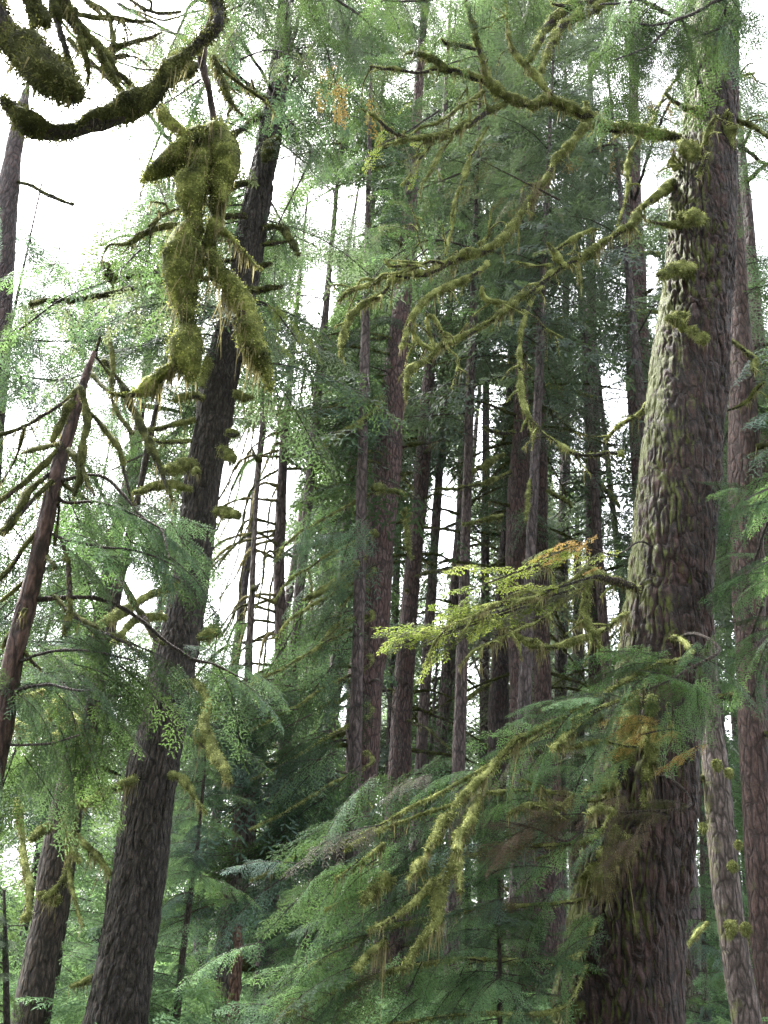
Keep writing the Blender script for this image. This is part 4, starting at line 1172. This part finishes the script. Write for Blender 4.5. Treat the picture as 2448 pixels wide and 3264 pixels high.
SAP = [
    ('young_hemlock', 'slender young hemlock with a wire-thin stem just right of the big left trunk', [(176, 1024, 4), (182, 960, 3.4), (190, 900, 2.6), (197, 850, 2), (202, 800, 1.6), (207, 735, 1)], 17, 70, 1.9, 'needle_bright'),
    ('young_hemlock', 'bright green young hemlock below the twiggy low boughs at the bottom right of centre', [(500, 1060, 3), (500, 1000, 2.8), (499, 915, 1.8), (500, 850, 1)], 11, 60, 1.5, 'needle_bright'),
    ('young_hemlock', 'light green sapling between the two lower left trunks', [(100, 1060, 3), (104, 960, 2.5), (108, 880, 1.5)], 20, 50, 2.0, 'needle_bright'),
    ('young_hemlock', 'yellowish green young hemlock in the bottom centre behind the sweeping boughs', [(300, 1060, 4), (305, 960, 3), (310, 880, 2)], 19, 60, 2.2, 'needle_bright'),
    ('young_hemlock', 'young hemlock showing green between the great spruce and the pale trunk', [(705, 1060, 3), (703, 900, 2.4), (700, 780, 1.4)], 22, 60, 1.9, 'needle_bright'),
    ('young_hemlock', 'bushy green hemlock filling the gap above the broken snag', [(262, 1060, 5), (266, 930, 4), (270, 820, 2)], 26, 80, 2.8, 'needle_bright'),
    ('young_hemlock', 'dusky young hemlock in the bottom left corner', [(8, 1100, 4), (6, 980, 3), (4, 890, 1.5)], 11, 40, 1.5, 'needle_dark'),
    ('young_hemlock', 'green hemlock sapling seen between the trunks left of the great spruce foot', [(585, 1060, 4), (583, 930, 3), (580, 830, 1.5)], 26, 60, 2.2, 'needle_bright'),
    ('young_hemlock', 'green hemlock sapling behind the pair of slim trunks right of centre', [(470, 1060, 5), (468, 900, 3), (466, 780, 1.5)], 30, 70, 2.8, 'needle'),
]
for nm, lab, pts, d, n, L, mt in SAP:
    t = Tree(nm, lab, pts, d, 'twig', cat='young tree', group='young hemlocks in the understorey', sides=10, step=.2, amp=.003, guard=False, flare=1.1)
    t.crown(n, .6, t.zmax - .1, L, L * .28, [mt, mt, 'needle_blue' if mt == 'needle_bright' else mt], droop=(-.35, .25), clip=True)

# ------------------------------------------------ sprays drawn where the photograph has them
def fills():
    # low sweeping boughs from the great spruce (right to lower left)
    S = ['needle', 'needle_bright', 'needle_blue', 'needle_bright']
    rows = [([(640, 690), (560, 725), (480, 770), (400, 815), (330, 850)], 11.0, 9.6, 22, .9, (120, 180), ['needle', 'needle_bright', 'needle_dun', 'needle_bright']),
            ([(600, 800), (520, 790), (450, 805), (380, 830), (345, 850)], 11.2, 9.8, 22, 1.0, (120, 185), S),
            ([(590, 840), (500, 850), (420, 870), (365, 890), (325, 910)], 11.2, 10, 22, 1.0, (120, 185), S),
            ([(580, 900), (480, 910), (400, 925), (360, 940), (310, 965)], 11.2, 10.4, 24, 1.0, (110, 185), ['needle', 'needle_bright', 'needle_bright', 'needle_bright', 'needle_brown']),
            ([(570, 960), (460, 960), (380, 975), (340, 990), (285, 1015)], 11.2, 10.4, 22, 1.0, (110, 185), ['needle', 'needle_bright', 'needle_bright', 'needle_bright']),
            ([(560, 1010), (470, 1015), (390, 1025), (300, 1040)], 11.2, 10.2, 26, 1.0, (120, 190), ['needle', 'needle_bright', 'needle_bright'])]
    for p, d0, d1, n, L, a, m in rows:
        spray_fill(spruce, p, d0, d1, n, L, a, m, lod=1, spread=24, rad=1.4, moss=.6, clip=False, wid=1.1)
    # boughs spread across the foot of the great spruce and up to the right
    spray_fill(spruce, [(690, 655), (650, 668), (610, 690), (570, 712)], 10.6, 9.8, 14, .95, (120, 200), ['needle', 'needle_bright', 'needle'], spread=9, rad=1.5, moss=.5, clip=False)
    spray_fill(spruce, [(720, 650), (690, 668), (650, 690)], 10.4, 10, 9, .8, (-20, 200), ['needle', 'needle_bright'], spread=10, rad=1.5, clip=False)
    spray_fill(spruce, [(640, 745), (600, 742), (560, 750)], 10.6, 9.9, 8, .7, (140, 200), ['needle_bright', 'needle_blue', 'needle_bright'], spread=8, rad=1.4, moss=.6, clip=False)
    spray_fill(spruce, [(700, 735), (670, 730), (640, 735)], 10.6, 10.3, 5, .55, (150, 200), ['needle_orange'], spread=4, rad=1.0, clip=False, wid=.6)
    spray_fill(spruce, [(690, 805), (620, 812), (560, 815)], 10.5, 10.0, 12, .6, (100, 200), ['needle_brown'], spread=10, rad=1.0, clip=False)
    spray_fill(spruce, [(570, 840), (540, 830), (500, 820)], 10.6, 10.2, 7, .6, (130, 230), ['needle_brown'], spread=10, rad=1.0, clip=False)
    # yellow-green feathered boughs hanging at the left of the great trunk
    Y = ['needle_yellow', 'needle_yellow', 'needle_dun']
    for yy, x0, x1, n in ((0, 600, 395, 34), (14, 575, 405, 26), (-16, 560, 455, 14), (28, 540, 420, 16)):
        q = [(x0 + (x1 - x0) * t, 575 + yy + 72 * t ** 1.15 * (abs(x1 - x0) / 205)) for t in (0, .33, .66, 1)]
        spray_fill(spruce, q, 10.9, 10.0, n, .42, (140, 205), Y, lod=3, spread=6, rad=.7, clip=False, wid=.9, z_tilt=(-.4, .1), link=False)
    spray_fill(spruce, [(615, 555), (580, 545), (540, 560)], 10.9, 10.5, 16, .38, (140, 210), ['needle_dun', 'needle_orange', 'needle_yellow'], lod=3, spread=6, rad=.7, clip=False, wid=.8)
    # hanging mossy twigs in front of the low boughs
    for p in ([(780, 150, 7), (650, 210, 9), (570, 255, 10), (500, 330, 11), (440, 400, 12), (330, 500, 15), (290, 540, 8)],
              [(290, 570, 10), (255, 620, 22), (215, 690, 18), (190, 730, 8)], [(430, 420, 8), (400, 520, 14), (365, 600, 14), (320, 660, 15), (310, 720, 10)],
              [(310, 700, 10), (290, 800, 16), (250, 870, 14), (240, 950, 22), (235, 1030, 20), (185, 1085, 13), (120, 1170, 12), (70, 1240, 8)],
              [(215, 850, 8), (170, 910, 12), (100, 970, 9), (0, 1040, 8), (-60, 1070, 6)], [(330, 640, 6), (325, 760, 7), (322, 900, 5)],
              [(190, 740, 8), (150, 800, 14), (110, 850, 6)], [(940, 150, 9), (850, 190, 13), (790, 230, 12), (720, 280, 8)], [(1000, 560, 8), (930, 540, 10), (880, 575, 7)]):
        limb(spruce, 6, p, 10.2, 9.6, 1.15, 1.6, tuft=.035, bulge=.5)
    for p in ([(1659, 850, 26), (1600, 900, 20), (1560, 940, 12)], [(1659, 700, 6), (1560, 780, 7), (1450, 850, 6)], [(1659, 1120, 8), (1580, 1190, 14), (1540, 1240, 8)]):
        limb(spruce, 5, p, 10, 9.7, 1.2, 1.4, tuft=.035, bulge=.5)
    # dense boughs round the foot of the centre tree
    for y0, n in ((520, 16), (560, 22), (600, 22), (645, 26), (690, 26), (740, 28), (790, 26), (840, 24)):
        spray_fill(mids['center'], [(370, y0 - 25), (330, y0 - 5), (290, y0 + 20), (250 if y0 > 640 else 275, y0 + 40)], 22.5, 20, n, 2.3, (110, 185), ['needle', 'needle_blue', 'needle_blue', 'needle_bright'], spread=45, rad=1.2, clip=True, moss=.3, guard=True)
    spray_fill(mids['center'], [(385, 690), (400, 740), (390, 790)], 22.5, 21, 8, 1.8, (60, 170), G, spread=40, rad=1.0, guard=True)
    # left: blue-green boughs in front of the leaning trunk
    B = ['needle_blue', 'needle', 'needle_bright', 'needle_blue']
    spray_fill(dead, [(60, 500), (95, 502), (130, 512), (165, 530)], 9, 8.6, 13, .85, (5, 75), B, lod=0, spread=8, rad=1.3, clip=False)
    spray_fill(dead, [(48, 530), (90, 545), (135, 550), (175, 565)], 9, 8.6, 13, .85, (0, 80), B, lod=0, spread=9, rad=1.3, clip=False)
    spray_fill(dead, [(140, 515), (160, 530), (170, 560)], 8.8, 8.5, 6, .65, (30, 100), B, lod=0, spread=8, rad=1.2, clip=False)
    spray_fill(dead, [(10, 660), (55, 650), (100, 652), (140, 662)], 9, 8.4, 15, .8, (0, 70), ['needle', 'needle_blue', 'needle_dark'], lod=0, spread=10, rad=1.4, clip=False)
    spray_fill(dead, [(0, 690), (40, 685), (75, 690), (95, 690)], 9, 8.4, 12, .75, (20, 110), ['needle', 'needle_dark', 'needle_blue'], lod=0, spread=10, rad=1.4, clip=False)
    spray_fill(dead, [(0, 740), (40, 745), (80, 735)], 9, 8.6, 12, .9, (60, 130), ['needle_dark', 'needle'], lod=0, spread=12, rad=1.4, clip=False)
    spray_fill(dead, [(185, 655), (215, 665), (245, 680)], 9.2, 9.4, 7, .7, (0, 80), ['needle', 'needle_blue'], lod=0, spread=9, rad=1.3, clip=False)
    # upper left masses behind
    for p, n, m in (([(140, 270), (90, 290), (40, 310)], 18, B), ([(170, 120), (150, 160), (140, 200)], 12, G), ([(240, 120), (290, 150), (330, 190)], 14, GG), ([(250, 190), (290, 230), (320, 250)], 14, GG), ([(230, 20), (280, 50), (330, 60)], 16, GG), ([(60, 20), (110, 40), (150, 60)], 12, G), ([(160, 320), (100, 340), (30, 340)], 18, B), ([(110, 370), (60, 380), (10, 375)], 16, B), ([(70, 450), (40, 470), (5, 500)], 16, G),
                    ([(60, 560), (30, 590), (5, 620)], 14, G), ([(170, 250), (130, 235), (100, 245)], 12, B), ([(190, 420), (150, 450), (110, 470)], 8, G), ([(130, 560), (90, 600), (60, 640)], 12, G)):
        spray_fill(mids['l19'], p, 19, 18, n, 1.9, (40, 170), m, spread=50, rad=1.2, clip=True)
    # top: sprays hanging into the frame
    K = ['needle_dark', 'needle', 'needle_dark']
    spray_fill(spruce, [(735, -30), (690, -10), (640, 0), (600, 5)], 10.5, 8.8, 18, 1.1, (70, 150), K, lod=0, spread=12, rad=1.6, clip=False)
    spray_fill(spruce, [(745, -40), (700, -25), (650, -30), (600, -35)], 10.2, 9.0, 9, 1.2, (60, 140), K, lod=0, spread=16, rad=1.6, clip=False)
    spray_fill(spruce, [(725, 0), (690, 15), (655, 25), (615, 20)], 10.0, 9.2, 9, 1.0, (50, 140), K, lod=0, spread=14, rad=1.4, clip=False)
    spray_fill(spruce, [(740, 20), (715, 30), (690, 40)], 10.3, 10, 6, .95, (50, 140), K + ['needle_blue'], lod=0, spread=14, rad=1.4, clip=False)
    spray_fill(spruce, [(680, 20), (650, 45), (615, 60)], 9.8, 9.2, 12, .9, (60, 140), K, lod=0, spread=12, rad=1.4, clip=False)
    spray_fill(spruce, [(560, -30), (490, -12), (430, 0), (380, 0)], 10.5, 10, 20, .9, (50, 140), K, lod=0, spread=14, rad=1.4, clip=False)
    spray_fill(left, [(290, -20), (260, -5), (230, 10)], 11, 10.5, 20, 1.1, (30, 130), K, lod=0, spread=20, rad=1.4, clip=False)
    spray_fill(left, [(310, -10), (350, 10), (380, 30)], 12, 12, 16, 1.2, (40, 140), ['needle', 'needle_grey'], spread=25, rad=1.4, clip=False)
    spray_fill(left, [(200, 0), (175, 40), (160, 90), (170, 120)], 12.5, 12, 16, .9, (60, 160), ['needle', 'needle_dark'], spread=20, rad=1.2, clip=False)
    spray_fill(left, [(120, 5), (160, 20), (200, 10)], 12.5, 12, 8, .9, (60, 160), ['needle', 'needle_dun'], spread=16, rad=1.2, clip=False)
    # orange tints
    spray_fill(left, [(320, 40), (335, 80), (350, 120)], 12.5, 12.5, 14, .75, (60, 130), ['needle_orange', 'needle_dun', 'needle'], lod=3, spread=24, rad=.7, clip=False, wid=.7)
    spray_fill(mids['c10'], [(670, 100), (655, 112), (680, 125)], 22, 22, 8, 1.0, (60, 160), ['needle_orange', 'needle_dun'], spread=40, rad=1.0, clip=False, wid=.7)
    spray_fill(mids['c10'], [(620, 145), (595, 150), (580, 160)], 24, 24, 8, 1.0, (60, 160), ['needle_orange', 'needle_dun'], spread=40, rad=1.0, clip=False, wid=.7)
    spray_fill(left, [(255, 300), (275, 310), (300, 345)], 14, 14, 7, .7, (20, 120), ['needle_yellow', 'needle_orange', 'needle_yellow'], spread=16, rad=1.0, clip=False, wid=.7)
    spray_fill(left, [(280, 110), (310, 150), (290, 200), (270, 240)], 14.8, 15, 18, 1.1, (10, 110), ['needle', 'needle_dun', 'needle_blue'], spread=26, rad=1.0, clip=True)
    # right edge bright sprays
    spray_fill(mids['r11'], [(790, 480), (765, 490), (745, 500)], 12, 11, 10, .8, (90, 190), ['needle_bright', 'needle_blue', 'needle_bright'], lod=0, spread=12, rad=1.2, clip=False)
    spray_fill(mids['r11'], [(800, 545), (770, 560), (745, 575)], 12, 11, 12, .8, (100, 190), ['needle_bright', 'needle'], lod=0, spread=12, rad=1.2, clip=False)
    spray_fill(mids['r11'], [(800, 620), (775, 630), (750, 650)], 12, 11, 10, .8, (100, 190), ['needle_bright', 'needle'], lod=0, spread=12, rad=1.2, clip=False)
    # fine brown and green twigs mid right, around the long limbs
    for p, n, m in (([(480, 250), (430, 240), (390, 260), (365, 290)], 26, ['needle', 'needle_dun', 'needle_bright']), ([(470, 170), (430, 185), (395, 200)], 20, ['needle', 'needle_dun']),
                    ([(440, 110), (410, 130), (370, 150)], 20, ['needle_dun', 'needle', 'needle_yellow']), ([(460, 60), (420, 75), (390, 90)], 16, ['needle_dun', 'needle']),
                    ([(560, 200), (520, 180), (480, 160)], 18, ['needle_dun', 'needle_grey', 'needle_brown']), ([(450, 230), (420, 255), (400, 270)], 16, ['needle_bright', 'needle'])):
        spray_fill(spruce, p, 11.2, 10.7, n, .42, (60, 200), m, lod=3, spread=22, rad=.6, clip=False, wid=.8, link=False)
    for p, n in (([(130, 20), (160, 30), (190, 35)], 16), ([(110, 60), (150, 70), (180, 60)], 14), ([(200, 80), (170, 100), (150, 110)], 10), ([(215, 20), (235, 50), (250, 90)], 18),
                 ([(150, 170), (165, 200), (175, 240)], 14), ([(20, 330), (60, 300), (110, 280)], 16), ([(140, 250), (120, 275), (150, 300)], 14), ([(240, 60), (270, 50), (300, 60)], 20)):
        spray_fill(over, p, 10.5, 10, n, .6, (20, 160), ['needle', 'needle_blue', 'needle_dun'], lod=3, spread=30, rad=.6, clip=False, link=False)


fills()

# ------------------------------------------------ farther trees
class FT(Tree):
    """a plain straight tree for the distance"""

    def __init__(self, x0, y0, h, r0, lean, lab, group):
        self.w = np.array([[x0, y0, -.5], [x0 + lean * h * .4, y0, h * .4], [x0 + lean * h, y0, h]])
        self.r = np.array([r0, r0 * .7, .03])
        self.d = y0
        self.foot = np.array([x0, y0, 0.0])
        self.root = bpy.data.objects.new('hemlock_tree', None)
        COL.objects.link(self.root)
        put(self.root, None, Matrix.Translation((x0, y0, 0)))
        tag(self.root, lab, 'tree', group)
        pp, rp = resample(self.w, self.r, .6)
        mb = MB()
        tube(mb, pp, rp, 12, 0, lambda V, R, N: R * .15 * vnoise(V * np.array([5, 5, 1]), 3))
        mb.obj('trunk', [M['bark_far']], self.foot, self.root)
        self.zmax = h


FAR = [  # px at y=700, forward distance, height, bough length, tone, label
    (-60, 30, 30, 4.2, 'needle_blue'), (20, 34, 17, 4.0, 'needle_blue'), (70, 42, 27, 4.4, 'needle'), (130, 46, 20, 4.4, 'needle_bright'), (180, 38, 14, 3.6, 'needle_bright'),
    (215, 52, 22, 4.6, 'needle_bright'), (262, 60, 24, 4.8, 'needle_grey'), (318, 34, 32, 4.6, 'needle'), (322, 44, 42, 5.0, 'needle_grey'), (300, 48, 38, 4.6, 'needle_blue'), (395, 40, 44, 4.8, 'needle_grey'),
    (430, 50, 50, 5.2, 'needle_grey'), (540, 44, 48, 5.0, 'needle_grey'), (575, 56, 56, 5.6, 'needle_grey'),
    (650, 40, 44, 5.0, 'needle_grey'), (690, 36, 38, 4.6, 'needle'), (725, 44, 42, 5.0, 'needle_grey'), (760, 32, 34, 4.4, 'needle_blue'),
    (810, 38, 38, 4.6, 'needle_grey'), (455, 70, 60, 6.5, 'needle_grey'), (560, 74, 64, 6.5, 'needle_grey'), (370, 68, 58, 6.0, 'needle_grey'),
    (455, 27, 40, 4.2, 'needle_grey'), (415, 33, 46, 4.6, 'needle_grey'), (555, 33, 46, 4.6, 'needle_grey'), (505, 24, 36, 3.6, 'needle_grey'), (615, 30, 43, 4.4, 'needle_grey'), (330, 27, 40, 3.8, 'needle_grey'),
    (680, 24, 35, 3.6, 'needle_grey'), (366, 33, 45, 4.0, 'needle'), (485, 38, 52, 5.0, 'needle_dun'), (740, 26, 30, 3.4, 'needle_grey'),
    (290, 24, 33, 3.4, 'needle_grey'), (180, 26, 34, 3.2, 'needle_dun'), (370, 22, 32, 3.2, 'needle'), (250, 40, 50, 4.4, 'needle_grey'),
    (230, 33, 38, 3.4, 'needle_grey'), (150, 40, 36, 3.6, 'needle_grey'), (60, 50, 22, 4.6, 'needle_bright'), (520, 36, 16, 3.8, 'needle_bright'), (420, 36, 15, 3.8, 'needle_bright'), (720, 30, 14, 3.0, 'needle_bright'),
    (640, 34, 15, 3.4, 'needle_bright'), (590, 60, 24, 5.0, 'needle_bright'), (90, 26, 11, 2.8, 'needle_bright'), (340, 30, 13, 3.2, 'needle'),
]
SIDE = ['at the left border', 'behind the left leaning trunks', 'behind the bright gap left of centre', 'behind the central spruce', 'behind the slim trunks right of centre', 'behind the long mossy limbs', 'behind the great spruce', 'at the right border']
SIZE = {'needle_grey': 'grey-green hazy', 'needle_dun': 'brownish twiggy', 'needle_blue': 'blue-green', 'needle': 'mid green', 'needle_bright': 'bright green'}
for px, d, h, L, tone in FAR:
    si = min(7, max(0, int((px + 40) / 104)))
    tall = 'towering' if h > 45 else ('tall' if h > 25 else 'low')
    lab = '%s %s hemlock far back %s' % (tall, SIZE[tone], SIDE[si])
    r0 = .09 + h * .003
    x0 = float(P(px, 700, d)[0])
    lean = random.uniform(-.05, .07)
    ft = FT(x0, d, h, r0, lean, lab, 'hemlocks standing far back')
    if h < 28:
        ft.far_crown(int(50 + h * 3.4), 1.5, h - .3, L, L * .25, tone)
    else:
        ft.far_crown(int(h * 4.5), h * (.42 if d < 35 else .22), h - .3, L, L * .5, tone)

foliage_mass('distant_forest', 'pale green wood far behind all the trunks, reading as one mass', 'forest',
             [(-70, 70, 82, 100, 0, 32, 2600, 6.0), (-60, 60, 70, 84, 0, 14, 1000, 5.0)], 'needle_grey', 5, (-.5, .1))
for i, a in enumerate((-178, -150, -122, -95, -60, -30, -5, 185, 205)):  # unseen trees added behind the camera to cut the frontal sky light
    a = math.radians(a)
    rr = (9, 15, 10, 17, 9, 13, 10, 18, 13)[i]
    bx, by = rr * math.cos(a), rr * math.sin(a) - 3
    t = FT(bx, by, 30 + 3 * (i % 4), .3, .01, 'unseen tall hemlock of the forest behind the viewer, added to shade the scene', 'unseen hemlocks added behind the viewer for shade')
    t.far_crown(150, 7, t.zmax - .5, 5.2, 2.5, 'needle_dark', clip=False)
foliage_mass('undergrowth', 'low green undergrowth of ferns and seedlings on the forest floor', 'undergrowth',
             [(-12, 14, 15, 34, 0, 1.6, 1500, 1.3), (-30, 30, 34, 70, 0, 3.2, 1600, 2.4), (-4.5, 3.5, 10, 15, 0, 1.0, 260, 1.1)], 'needle_bright', 6, (-.1, .6), clip=False)

# ------------------------------------------------ misty air between the trunks
def haze():
    mb = MB()
    x0, x1, y0, y1, z0, z1 = -130, 130, -12, 125, -6, 82
    v = [(x0, y0, z0), (x1, y0, z0), (x1, y1, z0), (x0, y1, z0), (x0, y0, z1), (x1, y0, z1), (x1, y1, z1), (x0, y1, z1)]
    q = [(0, 3, 2, 1), (4, 5, 6, 7), (0, 1, 5, 4), (1, 2, 6, 5), (2, 3, 7, 6), (3, 0, 4, 7)]
    mb.add(v, q)
    t = NT('thin mist')
    pv = t.n('ShaderNodeVolumePrincipled')
    pv.inputs['Color'].default_value = (.86, .93, 1, 1)
    pv.inputs['Density'].default_value = HAZE
    t.t.links.new(pv.outputs[0], t.out.inputs['Volume'])
    o = mb.obj('haze', [t.mat], smooth=False)
    tag(o, 'thin pale mist hanging between the trees', 'haze', kind='stuff')


HAZE = 0.00008
if HAZE > 0:
    haze()
